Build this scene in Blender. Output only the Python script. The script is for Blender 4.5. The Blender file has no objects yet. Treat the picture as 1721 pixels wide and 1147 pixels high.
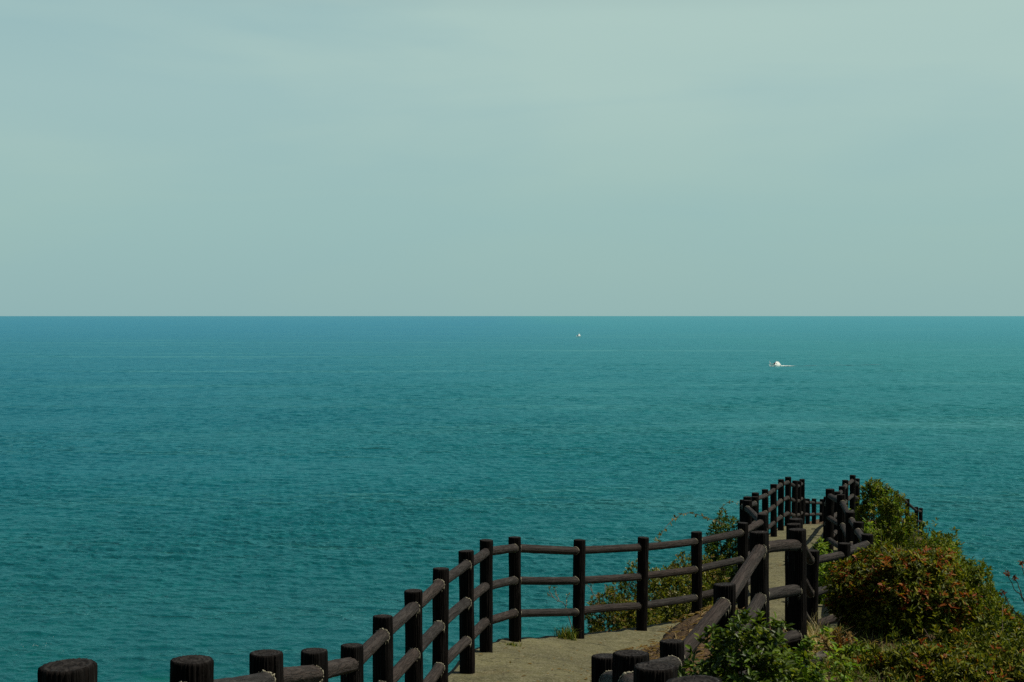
import bpy, math, numpy as np
from mathutils import Vector, Matrix, Quaternion

R = math.radians
rng = np.random.default_rng(7)
CAMZ = 47.0          # eye height above the sea, metres
F = 2600.0           # focal length in photo pixels
scene = bpy.context.scene
col = scene.collection

# ------------------------------------------------------------------ helpers
def B(x, y, b):
    """a point x right, y ahead, b metres below the eye"""
    return Vector((x, y, CAMZ - b))

def link(o, parent=None):
    col.objects.link(o)
    if parent is not None:
        o.parent = parent
    return o

def tag(o, label=None, cat=None, group=None, kind=None):
    if label: o['label'] = label
    if cat: o['category'] = cat
    if group: o['group'] = group
    if kind: o['kind'] = kind
    return o

def empty(name, loc, label, cat, group=None):
    o = bpy.data.objects.new(name, None)
    o.empty_display_size = 0.1
    link(o)
    o.location = loc
    return tag(o, label, cat, group)

def np_mesh(name, V, faces, mats, midx=None, smooth=False):
    """faces: (N,k) int array or list of those arrays"""
    me = bpy.data.meshes.new(name)
    if not isinstance(faces, list):
        faces = [faces]
    faces = [np.asarray(f, dtype=np.int32) for f in faces if len(f)]
    V = np.asarray(V, dtype=np.float32)
    nl = sum(f.size for f in faces); nf = sum(len(f) for f in faces)
    me.vertices.add(len(V)); me.vertices.foreach_set('co', V.ravel())
    me.loops.add(nl)
    me.loops.foreach_set('vertex_index', np.concatenate([f.ravel() for f in faces]))
    me.polygons.add(nf)
    tot = np.concatenate([np.full(len(f), f.shape[1], dtype=np.int32) for f in faces])
    start = np.concatenate([[0], np.cumsum(tot)[:-1]]).astype(np.int32)
    me.polygons.foreach_set('loop_start', start)
    me.polygons.foreach_set('loop_total', tot)
    if midx is not None:
        me.polygons.foreach_set('material_index', np.asarray(midx, dtype=np.int32))
    me.polygons.foreach_set('use_smooth', np.full(nf, bool(smooth)))
    for m in mats:
        me.materials.append(m)
    me.update(calc_edges=True)
    me.validate()
    return me

def obj(name, me, parent=None, loc=None):
    o = bpy.data.objects.new(name, me)
    link(o, parent)
    if loc is not None:
        o.location = loc
    return o

class MB:
    """collects pieces, builds one mesh"""
    def __init__(self):
        self.v = []; self.q = []; self.t = []; self.n = 0
        self.qm = []; self.tm = []
    def add(self, V, quads=None, tris=None, m=0):
        V = np.asarray(V, dtype=float)
        if quads is not None and len(quads):
            self.q.append(np.asarray(quads) + self.n); self.qm += [m] * len(quads)
        if tris is not None and len(tris):
            self.t.append(np.asarray(tris) + self.n); self.tm += [m] * len(tris)
        self.v.append(V); self.n += len(V)
    def tube(self, pts, radii, seg=8, closed=False, cap=True, jitter=0.0, m=0):
        P = np.asarray(pts, dtype=float); n = len(P)
        rad = np.broadcast_to(np.asarray(radii, dtype=float), (n,))
        if closed:
            T = np.roll(P, -1, 0) - np.roll(P, 1, 0)
        else:
            T = np.gradient(P, axis=0)
        T /= np.linalg.norm(T, axis=1, keepdims=True) + 1e-12
        ref = np.array([0, 0, 1.0]) if abs(T[:, 2]).mean() < .9 else np.array([1.0, 0, 0])
        U = np.cross(T, ref); U /= np.linalg.norm(U, axis=1, keepdims=True) + 1e-12
        W = np.cross(U, T)
        a = np.linspace(0, 2 * np.pi, seg, endpoint=False)
        rr = rad[:, None] * (1 + jitter * rng.normal(size=(n, seg)))
        V = P[:, None] + rr[..., None] * (np.cos(a)[None, :, None] * U[:, None] + np.sin(a)[None, :, None] * W[:, None])
        V = V.reshape(-1, 3)
        rows = n if closed else n - 1
        i = np.arange(rows)[:, None]; j = np.arange(seg)[None]
        i2 = (i + 1) % n; j2 = (j + 1) % seg
        Q = np.stack([i * seg + j, i * seg + j2, i2 * seg + j2, i2 * seg + j], -1).reshape(-1, 4)
        tris = None
        if cap and not closed:
            c0, c1 = len(V), len(V) + 1
            V = np.vstack([V, P[0], P[-1]])
            jj = np.arange(seg)
            tris = np.vstack([np.stack([np.full(seg, c0), (jj + 1) % seg, jj], 1),
                              np.stack([np.full(seg, c1), (n - 1) * seg + jj, (n - 1) * seg + (jj + 1) % seg], 1)])
        self.add(V, Q, tris, m)
    def box(self, x0, x1, y0, y1, z0, z1, m=0):
        V = [(x, y, z) for z in (z0, z1) for y in (y0, y1) for x in (x0, x1)]
        Q = [(0, 2, 3, 1), (4, 5, 7, 6), (0, 1, 5, 4), (2, 6, 7, 3), (0, 4, 6, 2), (1, 3, 7, 5)]
        self.add(V, Q, None, m)
    def build(self, name, mats, parent=None, loc=None, smooth=False):
        if not isinstance(mats, (list, tuple)): mats = [mats]
        faces = []; mi = []
        if self.q: faces.append(np.vstack(self.q)); mi += self.qm
        if self.t: faces.append(np.vstack(self.t)); mi += self.tm
        return obj(name, np_mesh(name, np.vstack(self.v), faces, mats, mi, smooth), parent, loc)

# ------------------------------------------------------------------ materials
class NT:
    def __init__(self, name):
        self.m = bpy.data.materials.new(name)
        self.m.use_nodes = True
        self.t = self.m.node_tree; self.t.nodes.clear()
        self.out = self.n('ShaderNodeOutputMaterial')
    def n(self, typ, **kw):
        nd = self.t.nodes.new(typ)
        for k, v in kw.items():
            setattr(nd, k, v)
        return nd
    def l(self, a, b):
        self.t.links.new(a, b)
    def val(self, sock, v):
        if hasattr(v, 'is_linked') or isinstance(v, bpy.types.NodeSocket): self.l(v, sock)
        else: sock.default_value = v
    def math(self, op, a, b=0.0, c=None):
        nd = self.n('ShaderNodeMath', operation=op)
        self.val(nd.inputs[0], a); self.val(nd.inputs[1], b)
        if c is not None: self.val(nd.inputs[2], c)
        return nd.outputs[0]
    def noise(self, vec, scale, detail=3.0, rough=0.55, dist=0.0):
        nd = self.n('ShaderNodeTexNoise')
        if vec is not None: self.l(vec, nd.inputs['Vector'])
        nd.inputs['Scale'].default_value = scale
        nd.inputs['Detail'].default_value = detail
        nd.inputs['Roughness'].default_value = rough
        nd.inputs['Distortion'].default_value = dist
        return nd.outputs['Fac']
    def mapping(self, vec, scale=(1, 1, 1), loc=(0, 0, 0), rot=(0, 0, 0)):
        nd = self.n('ShaderNodeMapping')
        self.l(vec, nd.inputs['Vector'])
        nd.inputs['Scale'].default_value = scale
        nd.inputs['Location'].default_value = loc
        nd.inputs['Rotation'].default_value = rot
        return nd.outputs[0]
    def ramp(self, fac, stops, interp='LINEAR'):
        nd = self.n('ShaderNodeValToRGB')
        cr = nd.color_ramp; cr.interpolation = interp
        while len(cr.elements) < len(stops): cr.elements.new(0.5)
        for e, (p, c) in zip(cr.elements, stops):
            e.position = p
            e.color = (c, c, c, 1) if isinstance(c, (int, float)) else (*c, 1)
        self.l(fac, nd.inputs[0])
        return nd.outputs[0]
    def mix(self, fac, a, b, blend='MIX'):
        nd = self.n('ShaderNodeMix', data_type='RGBA', blend_type=blend)
        self.val(nd.inputs[0], fac)
        for s, v in ((nd.inputs[6], a), (nd.inputs[7], b)):
            if isinstance(v, tuple): s.default_value = (*v, 1) if len(v) == 3 else v
            else: self.l(v, s)
        return nd.outputs[2]
    def bump(self, h, strength=0.5, dist=0.01, normal=None):
        nd = self.n('ShaderNodeBump')
        nd.inputs['Strength'].default_value = strength
        nd.inputs['Distance'].default_value = dist
        self.l(h, nd.inputs['Height'])
        if normal is not None: self.l(normal, nd.inputs['Normal'])
        return nd.outputs[0]
    def principled(self, color, rough=0.8, spec=0.3, normal=None):
        nd = self.n('ShaderNodeBsdfPrincipled')
        if isinstance(color, tuple): nd.inputs['Base Color'].default_value = (*color, 1)
        else: self.l(color, nd.inputs['Base Color'])
        self.val(nd.inputs['Roughness'], rough)
        self.val(nd.inputs['Specular IOR Level'], spec)
        if normal is not None: self.l(normal, nd.inputs['Normal'])
        return nd
    def done(self, sh):
        self.l(sh, self.out.inputs['Surface'])
        return self.m

def obj_coords(t):
    """object coordinates shifted by a random amount per object"""
    tc = t.n('ShaderNodeTexCoord'); oi = t.n('ShaderNodeObjectInfo')
    r = t.math('MULTIPLY', oi.outputs['Random'], 37.0)
    cx = t.n('ShaderNodeCombineXYZ'); t.l(r, cx.inputs[2])
    ad = t.n('ShaderNodeVectorMath', operation='ADD')
    t.l(tc.outputs['Object'], ad.inputs[0]); t.l(cx.outputs[0], ad.inputs[1])
    return ad.outputs[0], oi.outputs['Random'], tc.outputs['Object']

def mat_bark(name, dark, light, streak=0.25, depth=.006):
    t = NT(name)
    v, rnd, _ = obj_coords(t)
    fine = t.noise(t.mapping(v, (75, 75, 5)), 1.0, 4, .6, .5)
    cracks = t.ramp(t.noise(t.mapping(v, (48, 48, 3.2)), 1.0, 5, .65, 1.0), [(.40, 0.0), (.52, 1.0)])
    mid = t.noise(t.mapping(v, (14, 14, 6)), 1.0, 4, .6)
    c = t.mix(t.ramp(mid, [(.3, 0.0), (.72, 1.0)]), dark, light)
    c = t.mix(t.math('MULTIPLY', rnd, .5), c, (dark[0] * 2.1, dark[1] * 1.6, dark[2] * 1.35))
    c = t.mix(t.math('MULTIPLY_ADD', cracks, -.45, .45), c, tuple(x * .35 for x in dark))
    st = t.ramp(t.noise(t.mapping(v, (95, 95, 2.2)), 1.0, 4, .75), [(.60, 0.0), (.70, 1.0)])
    pat = t.ramp(t.noise(v, 6, 3), [(.45, .15), (.65, 1.0)])
    c = t.mix(t.math('MULTIPLY', t.math('MULTIPLY', st, pat), streak), c, (.14, .13, .11))
    # worn pale and rusty patches
    c = t.mix(t.ramp(t.noise(v, 9, 4, .65), [(.62, 0.0), (.74, .35)]), c, (light[0] * 2.2, light[1] * 1.9, light[2] * 1.7))
    nb = t.bump(fine, .9, depth)
    nb = t.bump(cracks, .7, depth * .8, nb)
    nb = t.bump(mid, .4, .01, nb)
    return t.done(t.principled(c, .8, .10, nb).outputs[0])

def mat_endgrain():
    t = NT('end_grain')
    v, rnd, oc = obj_coords(t)
    wv = t.n('ShaderNodeTexWave', wave_type='RINGS', rings_direction='Z')
    t.l(oc, wv.inputs['Vector']); wv.inputs['Scale'].default_value = 22
    wv.inputs['Distortion'].default_value = 3.0; wv.inputs['Detail'].default_value = 3
    wv.inputs['Detail Scale'].default_value = 1.5
    n = t.noise(v, 45, 4)
    c = t.mix(wv.outputs['Fac'], (.008, .0068, .006), (.019, .017, .0155))
    c = t.mix(t.ramp(n, [(.52, 0.0), (.75, .8)]), c, (.05, .046, .042))
    c = t.mix(t.ramp(t.noise(v, 26, 3, .6), [(.70, 0.0), (.76, .7)]), c, (.32, .31, .28))
    b = t.bump(wv.outputs['Fac'], .6, .004)
    b = t.bump(n, .5, .006, b)
    return t.done(t.principled(c, .8, .16, b).outputs[0])

def mat_concrete():
    t = NT('path_concrete')
    g = t.n('ShaderNodeNewGeometry')
    p = g.outputs['Position']
    big = t.noise(p, .9, 5, .6)
    mid = t.noise(p, 5.5, 5, .65)
    agg = t.noise(p, 55, 3, .7)
    c = t.mix(t.ramp(big, [(.32, 0.0), (.68, 1.0)]), (.074, .070, .031), (.130, .122, .056))
    c = t.mix(t.ramp(mid, [(.46, 0.0), (.72, .8)]), c, (.048, .045, .02))
    c = t.mix(t.ramp(t.noise(p, 17, 4, .7), [(.52, 0.0), (.7, .7)]), c, (.19, .17, .10))
    c = t.mix(t.ramp(t.noise(p, 2.3, 4, .6, 1.2), [(.6, 0.0), (.72, .45)]), c, (.10, .075, .03))
    c = t.mix(t.ramp(agg, [(.5, 0.0), (.74, .8)]), c, (.25, .23, .16))
    c = t.mix(t.ramp(agg, [(.26, .75), (.42, 0.0)]), c, (.03, .028, .017))
    vo = t.n('ShaderNodeTexVoronoi', feature='DISTANCE_TO_EDGE'); vo.inputs['Scale'].default_value = .55
    wob = t.n('ShaderNodeVectorMath', operation='ADD'); t.l(p, wob.inputs[0])
    nn_ = t.n('ShaderNodeTexNoise'); t.l(p, nn_.inputs['Vector']); nn_.inputs['Scale'].default_value = 2.5; nn_.inputs['Detail'].default_value = 4
    t.l(nn_.outputs['Color'], wob.inputs[1]); t.l(wob.outputs[0], vo.inputs['Vector'])
    crk = t.ramp(vo.outputs['Distance'], [(0.0, .7), (.006, 0.0)])
    c = t.mix(crk, c, (.022, .020, .012))
    b = t.bump(agg, .6, .008); b = t.bump(mid, .4, .02, b)
    return t.done(t.principled(c, .9, .2, b).outputs[0])

def mat_soil():
    t = NT('headland_soil')
    p = t.n('ShaderNodeNewGeometry').outputs['Position']
    n1 = t.noise(p, 1.6, 6, .65, .6); n2 = t.noise(p, 14, 5, .7, .5); n3 = t.noise(p, 60, 3, .6)
    c = t.mix(t.ramp(n1, [(.35, 0.0), (.65, 1.0)]), (.05, .03, .016), (.10, .06, .03))
    c = t.mix(t.ramp(n2, [(.42, 0.0), (.68, .8)]), c, (.16, .11, .06))
    c = t.mix(t.ramp(n2, [(.3, .8), (.45, 0.0)]), c, (.02, .014, .008))
    c = t.mix(t.ramp(n3, [(.62, 0.0), (.76, .5)]), c, (.22, .17, .10))
    b = t.bump(n2, .9, .05); b = t.bump(n3, .7, .015, b)
    return t.done(t.principled(c, .95, .15, b).outputs[0])

def mat_rock(name, a, bcol):
    t = NT(name)
    p = t.n('ShaderNodeNewGeometry').outputs['Position']
    n1 = t.noise(p, 9, 6, .65); n2 = t.noise(p, 40, 4, .6)
    c = t.mix(t.ramp(n1, [(.35, 0.0), (.65, 1.0)]), a, bcol)
    c = t.mix(t.ramp(n2, [(.55, 0.0), (.75, .6)]), c, (.2, .18, .13))
    b = t.bump(n1, .8, .03); b = t.bump(n2, .5, .008, b)
    return t.done(t.principled(c, .9, .2, b).outputs[0])

def mat_leaf(name, stops, rough=.5, trans=.3, tcol=None, spec=.16):
    t = NT(name)
    g = t.n('ShaderNodeNewGeometry')
    c = t.ramp(g.outputs['Random Per Island'], stops)
    p = t.noise(g.outputs['Position'], 3.5, 3)
    c = t.mix(t.ramp(p, [(.35, 0.0), (.7, .35)]), c, (.10, .10, .016))
    pr = t.principled(c, rough, spec)
    tr = t.n('ShaderNodeBsdfTranslucent')
    bright = t.mix(1.0, c, (1.5, 1.45, .7), 'MULTIPLY')
    t.l(bright, tr.inputs['Color'])
    mx = t.n('ShaderNodeMixShader'); mx.inputs[0].default_value = trans
    t.l(pr.outputs[0], mx.inputs[1]); t.l(tr.outputs[0], mx.inputs[2])
    return t.done(mx.outputs[0])

def mat_plain(name, color, rough=.6, spec=.3, noise=0.25, scale=30):
    t = NT(name)
    v, rnd, oc = obj_coords(t)
    n = t.noise(v, scale, 4, .6)
    dk = tuple(x * (1 - noise) for x in color); lt = tuple(min(1, x * (1 + noise)) for x in color)
    c = t.mix(n, dk, lt)
    return t.done(t.principled(c, rough, spec, t.bump(n, .3, .004)).outputs[0])

def mat_sea():
    t = NT('sea_water')
    p = t.n('ShaderNodeNewGeometry').outputs['Position']
    sp = t.n('ShaderNodeSeparateXYZ'); t.l(p, sp.inputs[0])
    # wind patches and currents
    wind = t.noise(t.mapping(p, (.0030, .0012, 1)), 1.0, 6, .58, .8)
    w01 = t.ramp(wind, [(.36, 0.0), (.62, 1.0)])
    fine = t.noise(t.mapping(p, (.10, .035, 1)), 1.0, 6, .62, .6)
    c = t.mix(w01, (.0034, .072, .064), (.0040, .089, .062))
    # deeper, bluer water further from the shore
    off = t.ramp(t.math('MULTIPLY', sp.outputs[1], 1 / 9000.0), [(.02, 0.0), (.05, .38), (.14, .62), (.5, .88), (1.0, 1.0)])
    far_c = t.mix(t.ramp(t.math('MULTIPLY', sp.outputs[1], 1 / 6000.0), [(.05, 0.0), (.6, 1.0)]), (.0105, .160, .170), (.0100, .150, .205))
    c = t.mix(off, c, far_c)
    c = t.mix(t.ramp(fine, [(.44, .18), (.60, 0.0)]), c, (.0015, .040, .046))
    # sun and sky reflection on the right painted into the water colour, left bluer
    sun_side_tint = t.math('ADD', t.math('MULTIPLY', sp.outputs[0], 1 / 1100.0), t.math('MULTIPLY', t.noise(t.mapping(p, (.0015, .0008, 1)), 1.0, 4, .55), .5))
    sun_side_tint = t.ramp(sun_side_tint, [(-.0 + .02, 0.0), (.62, 1.0)])
    c = t.mix(1.0, c, t.mix(sun_side_tint, (.65, .92, 1.20), (1.30, 1.15, 1.12)), 'MULTIPLY')
    # smooth slick lines
    slick = t.noise(t.mapping(p, (.0011, .012, 1)), 1.0, 5, .62, .5)
    sl = t.ramp(slick, [(.555, 0.0), (.65, 1.0)])
    c = t.mix(t.math('MULTIPLY', sl, .48), c, (.045, .19, .185))
    n1 = t.noise(t.mapping(p, (1.5, 1.7, 1)), 1.0, 4, .6, .5)
    n2 = t.noise(t.mapping(p, (.30, .26, 1)), 1.0, 4, .6, .6)
    n3 = t.noise(t.mapping(p, (.030, .022, 1)), 1.0, 6, .7, .5)
    h = t.math('ADD', t.math('MULTIPLY', n1, .16), t.math('MULTIPLY', n2, .6))
    h = t.math('ADD', h, t.math('MULTIPLY', n3, 1.0))
    h = t.math('MULTIPLY', h, t.math('MULTIPLY_ADD', sl, -.5, 1.0))
    nb = t.bump(h, 1.0, 1.0)
    df = t.n('ShaderNodeBsdfDiffuse'); t.l(c, df.inputs['Color']); t.l(nb, df.inputs['Normal'])
    gl = t.n('ShaderNodeBsdfGlossy'); gl.inputs['Roughness'].default_value = .25
    gl.inputs['Color'].default_value = (.47, .95, .99, 1); t.l(nb, gl.inputs['Normal'])
    fr = t.n('ShaderNodeFresnel'); fr.inputs['IOR'].default_value = 1.33; t.l(nb, fr.inputs['Normal'])
    f = t.math('MULTIPLY', fr.outputs[0], .56)
    mx = t.n('ShaderNodeMixShader'); t.l(f, mx.inputs[0]); t.l(df.outputs[0], mx.inputs[1]); t.l(gl.outputs[0], mx.inputs[2])
    return t.done(mx.outputs[0])

M = {}
M['post'] = mat_bark('post_bark', (.0042, .0037, .0035), (.0105, .0090, .0080), .40, .008)
M['rail'] = mat_bark('rail_bark', (.027, .0243, .0228), (.047, .0435, .040), .08, .009)
M['end'] = mat_endgrain()
M['mortar'] = mat_plain('mortar', (.30, .28, .205), .9, .1, .5, 90)
M['concrete'] = mat_concrete()
M['soil'] = mat_soil()
M['stone'] = mat_rock('grey_stone', (.10, .09, .07), (.19, .17, .13))
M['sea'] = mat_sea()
M['hill'] = mat_rock('blocking_hill_green', (.02, .03, .010), (.045, .06, .02))  # dark green for the unseen hill added to block sky light
M['bark'] = mat_plain('twig_bark', (.085, .065, .048), .9, .1, .4, 60)
M['greybark'] = mat_plain('pale_twig', (.17, .145, .115), .9, .1, .4, 60)
M['leaf_olive'] = mat_leaf('leaf_olive', [(0, (.014, .021, .003)), (.35, (.048, .066, .005)), (.7, (.13, .16, .011)), (1, (.29, .25, .02))])
M['leaf_red'] = mat_leaf('leaf_red', [(0, (.15, .020, .008)), (.5, (.30, .055, .013)), (1, (.28, .13, .02))], .5, .3)
M['leaf_dark'] = mat_leaf('leaf_dark', [(0, (.010, .026, .002)), (.5, (.034, .078, .006)), (1, (.12, .19, .016))], .42, .22, spec=.2)
M['leaf_green'] = mat_leaf('leaf_green', [(0, (.017, .038, .003)), (.45, (.075, .120, .008)), (1, (.21, .235, .018))])
M['leaf_bright'] = mat_leaf('leaf_bright', [(0, (.07, .14, .008)), (.5, (.13, .24, .014)), (1, (.25, .32, .03))], .5, .38)
M['leaf_pale'] = mat_leaf('leaf_pale', [(0, (.09, .085, .03)), (.6, (.17, .16, .07)), (1, (.28, .26, .14))], .6, .3)
M['leaf_dry'] = mat_leaf('leaf_dry', [(0, (.13, .075, .025)), (.5, (.21, .13, .05)), (1, (.30, .22, .11))], .7, .3)
M['grass'] = mat_leaf('grass_blade', [(0, (.045, .08, .010)), (.55, (.10, .145, .018)), (.85, (.20, .19, .04)), (1, (.33, .28, .11))], .6, .35)
M['straw'] = mat_leaf('straw', [(0, (.25, .19, .08)), (.5, (.42, .34, .17)), (1, (.60, .52, .30))], .7, .35)
M['flower'] = mat_leaf('red_flower', [(0, (.16, .035, .025)), (1, (.28, .09, .05))], .6, .3)
M['petal'] = mat_leaf('cream_petal', [(0, (.35, .34, .20)), (1, (.55, .52, .36))], .6, .3)
M['white'] = mat_plain('white_paint', (.86, .86, .80), .35, .5, .05, 2)
M['glass'] = mat_plain('dark_glass', (.015, .02, .022), .08, .5, .1, 2)
M['grey'] = mat_plain('grey_metal', (.35, .35, .33), .4, .5, .1, 5)
M['navy'] = mat_plain('dark_hull_paint', (.03, .045, .06), .4, .4, .1, 2)
M['foam'] = mat_plain('sea_foam', (.62, .68, .64), .9, .1, .25, 1.5)
def mat_wake():
    t = NT('wake_water')
    p = t.n('ShaderNodeNewGeometry').outputs['Position']
    n = t.noise(t.mapping(p, (.12, .5, 1)), 1.0, 5, .65)
    c = t.mix(t.ramp(n, [(.46, 0.0), (.62, 1.0)]), (.008, .085, .095), (.08, .20, .21))
    return t.done(t.principled(c, .5, .3, t.bump(n, .5, .4)).outputs[0])
M['wake'] = mat_wake()

# ------------------------------------------------------------------ fence lines (x, y, b of the post tops)
PH = 1.07            # post height
PR = 0.0625           # post radius
RR = 0.0425          # rail radius
LEFT = [(-1.027, 3.55, .800), (-.994, 4.72, 1.052), (-.962, 6.05, 1.324), (-.944, 7.40, 1.608), (-.900, 8.70, 1.860),
        (-.825, 9.90, 1.930), (-.700, 11.10, 1.980), (-.575, 12.30, 2.020), (-.392, 13.50, 2.060), (-.248, 14.80, 2.154),
        (.034, 16.0, 2.300), (.725, 16.9, 2.460), (1.488, 17.7, 2.546), (2.220, 18.5, 2.597), (2.880, 19.25, 2.590),
        (3.310, 20.5, 2.640), (3.350, 22.0, 2.640), (3.540, 23.3, 2.740), (3.670, 24.5, 2.930), (4.120, 26.2, 3.080),
        (4.460, 28.4, 3.266), (4.930, 30.0, 3.387), (5.290, 31.2, 3.414), (5.640, 32.4, 3.446), (6.000, 33.6, 3.520),
        (6.300, 34.5, 3.695), (6.550, 35.3, 3.790), (6.790, 36.2, 3.840)]
RIGHT = [(.402, 3.38, .806), (.430, 4.57, 1.040), (.430, 5.63, 1.236), (.430, 6.85, 1.515), (.892, 8.45, 1.790),
         (1.300, 9.40, 1.640), (1.736, 10.76, 1.510), (2.100, 11.30, 1.565), (2.275, 12.50, 1.860), (2.460, 13.40, 1.810),
         (2.730, 14.90, 1.963), (3.100, 16.0, 2.440), (3.570, 16.6, 2.450), (4.050, 17.6, 2.498), (4.390, 19.6, 2.627),
         (4.680, 21.3, 2.716), (4.880, 22.8, 2.650), (4.950, 24.1, 2.710), (5.200, 25.5, 3.000), (5.720, 27.8, 3.250),
         (6.300, 30.0, 3.430), (6.670, 31.3, 3.465), (7.020, 32.5, 3.470), (7.430, 33.7, 3.490), (7.730, 34.6, 3.660)]
ENDF = [(8.01, 42.6, 5.05), (8.33, 43.5, 5.17), (8.70, 44.5, 5.29), (9.11, 45.5, 5.42)]
HILLF = [(11.46, 46.0, 5.24), (12.28, 48.0, 5.71), (13.09, 50.0, 6.21), (13.50, 51.0, 6.37)]

# ------------------------------------------------------------------ headland (thin-plate surface through ground points)
Lb = np.array([(x, y, b + PH) for x, y, b in LEFT])
Rb = np.array([(x, y, b + PH) for x, y, b in RIGHT])
def normals2(P):
    T = np.gradient(P[:, :2], axis=0); T /= np.linalg.norm(T, axis=1, keepdims=True)
    return np.stack([-T[:, 1], T[:, 0]], 1)        # to the left of travel
nL = normals2(Lb); nR = -normals2(Rb)
ctrl = []
for i, (p, n) in enumerate(zip(Lb, nL)):
    ledge = 11 <= i <= 20
    ctrl.append((p[0], p[1], p[2] + .16))
    if ledge:
        offs = ((.9, .55), (2.2, 2.2), (4.0, 6.5))
    elif i < 11:
        offs = ((.45, 1.0), (1.3, 4.0), (3.5, 11.0))
    else:
        offs = ((.6, .6), (1.5, 2.4), (4.0, 8.0))
    for d, dz in offs:
        ctrl.append((p[0] + n[0] * d, p[1] + n[1] * d, p[2] + dz))
for i, (p, n) in enumerate(zip(Rb, nR)):
    ctrl.append((p[0], p[1], p[2] + (.16 if (i < 4 or i > 11) else .02)))
# bank between the terrace and the inner railing
FOOT = [(.72, 9.2), (.68, 11.0), (.67, 13.3), (1.12, 14.35), (1.72, 15.5), (2.25, 16.0), (2.95, 16.2)]
for (x, y), b in zip(FOOT, (2.98, 3.08, 3.10, 3.22, 3.36, 3.45, 3.52)):
    ctrl.append((x, y, b + .10))
ctrl += [(.95, 12.8, 2.96), (1.15, 13.9, 2.98), (1.62, 15.0, 2.96), (1.95, 15.45, 2.98), (1.3, 11.6, 2.72), (1.7, 13.0, 2.78), (2.2, 15.5, 3.08), (2.6, 15.6, 3.3)]
# right hand slope
ctrl += [(1.0, 3.4, 1.95), (1.1, 5.5, 2.25), (1.2, 7.0, 2.45), (1.25, 8.1, 2.42), (2.0, 8.0, 2.45), (2.2, 9.6, 2.45),
         (2.45, 11.2, 2.50), (2.6, 12.6, 2.62), (3.1, 12.2, 2.62), (3.2, 14.0, 2.95), (3.4, 10.0, 2.75), (3.8, 12.0, 3.1), (4.2, 13.5, 3.4),
         (4.4, 15.0, 3.3), (5.0, 17.5, 3.95), (5.7, 17.5, 5.0), (6.0, 20, 4.4), (5.2, 14.5, 5.0), (4.6, 11.0, 4.6), (4.4, 8.0, 4.3), (6.2, 12.0, 8.5), (6.6, 8.0, 9.0),
         (5.5, 21.0, 3.8), (6.0, 24.0, 3.60), (6.7, 28.0, 4.0), (6.6, 20.0, 4.7), (7.2, 24.0, 4.5), (8.2, 28.0, 4.9), (8.4, 20.0, 8.5),
         (9.4, 25.0, 8.0), (8.5, 33.0, 4.9), (10.5, 33.0, 6.2), (12.5, 33.0, 9.5), (9.0, 38.5, 5.6), (7.7, 38.0, 5.15), (12.0, 41.0, 7.2),
         (15.0, 41.0, 10.5), (3.5, 4.0, 3.4), (6.5, 3.0, 8.0), (2.5, 0.0, 2.4), (6.0, -4.0, 6.5), (0, -4, 1.75), (-.9, -3, 1.75), (.4, 0, 1.75), (-.9, 0, 1.75), (-3.0, -3, 7.0), (-3.0, 0, 8.0)]
for x, y, b in ENDF + HILLF:
    ctrl.append((x, y, b + PH + .02))
ctrl += [(7.6, 43.0, 6.5), (8.4, 50.0, 7.6), (14.8, 52.0, 8.8), (12.5, 56.0, 9.0), (6.0, 42.0, 9.5), (6.5, 50.0, 11.0), (10.5, 47.5, 6.7), (18.0, 52.0, 13.0), (12.5, 62.0, 14.0), (8.0, 60.0, 13.0)]
C = np.array(ctrl)
def tps(r2):
    return .5 * r2 * np.log(r2 + 1e-9)
n = len(C)
r2 = ((C[:, None, :2] - C[None, :, :2]) ** 2).sum(-1)
A = np.zeros((n + 3, n + 3))
A[:n, :n] = tps(r2) + np.eye(n) * .02
A[:n, n] = A[n, :n] = 1; A[:n, n + 1:] = C[:, :2]; A[n + 1:, :n] = C[:, :2].T
wts = np.linalg.solve(A, np.concatenate([C[:, 2], np.zeros(3)]))
def ground_b(x, y):
    x = np.atleast_1d(np.asarray(x, float)); y = np.atleast_1d(np.asarray(y, float))
    out = np.empty(len(x))
    for s in range(0, len(x), 4000):
        xs, ys = x[s:s + 4000], y[s:s + 4000]
        rr = (xs[:, None] - C[None, :, 0]) ** 2 + (ys[:, None] - C[None, :, 1]) ** 2
        out[s:s + 4000] = tps(rr) @ wts[:n] + wts[n] + xs * wts[n + 1] + ys * wts[n + 2]
    return out
def gz(x, y):
    return CAMZ - float(ground_b(x, y)[0])

def resample(P, n):
    P = np.asarray(P, float)
    s = np.concatenate([[0], np.cumsum(np.linalg.norm(np.diff(P[:, :2], axis=0), axis=1))])
    t = np.linspace(0, s[-1], n)
    return np.stack([np.interp(t, s, P[:, k]) for k in range(P.shape[1])], 1)
def slab(mb, Lp, Rp, thick=.28, cross=6, rough=.006):
    """strip between two lines of (x,y,z) points"""
    n = len(Lp)
    t = np.linspace(0, 1, cross)
    top = Lp[:, None] * (1 - t)[None, :, None] + Rp[:, None] * t[None, :, None]
    top[..., 2] += rng.normal(0, rough, top.shape[:2])
    bot = top.copy(); bot[..., 2] -= thick
    V = np.concatenate([top.reshape(-1, 3), bot.reshape(-1, 3)])
    N = n * cross
    i, j = np.meshgrid(np.arange(n - 1), np.arange(cross - 1), indexing='ij')
    a = i * cross + j
    q1 = np.stack([a, a + 1, a + cross + 1, a + cross], -1).reshape(-1, 4)
    k = np.arange(n - 1) * cross
    qs = [q1]
    for e in (0, cross - 1):
        qs.append(np.stack([k + e, k + cross + e, k + cross + e + N, k + e + N], -1))
    jx = np.arange(cross - 1)
    for r in (0, (n - 1) * cross):
        qs.append(np.stack([r + jx, r + jx + 1, r + jx + 1 + N, r + jx + N], -1))
    mb.add(V, np.vstack(qs))
Lo = Lb[4:].copy(); Lo[:, :2] += nL[4:] * .16
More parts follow.
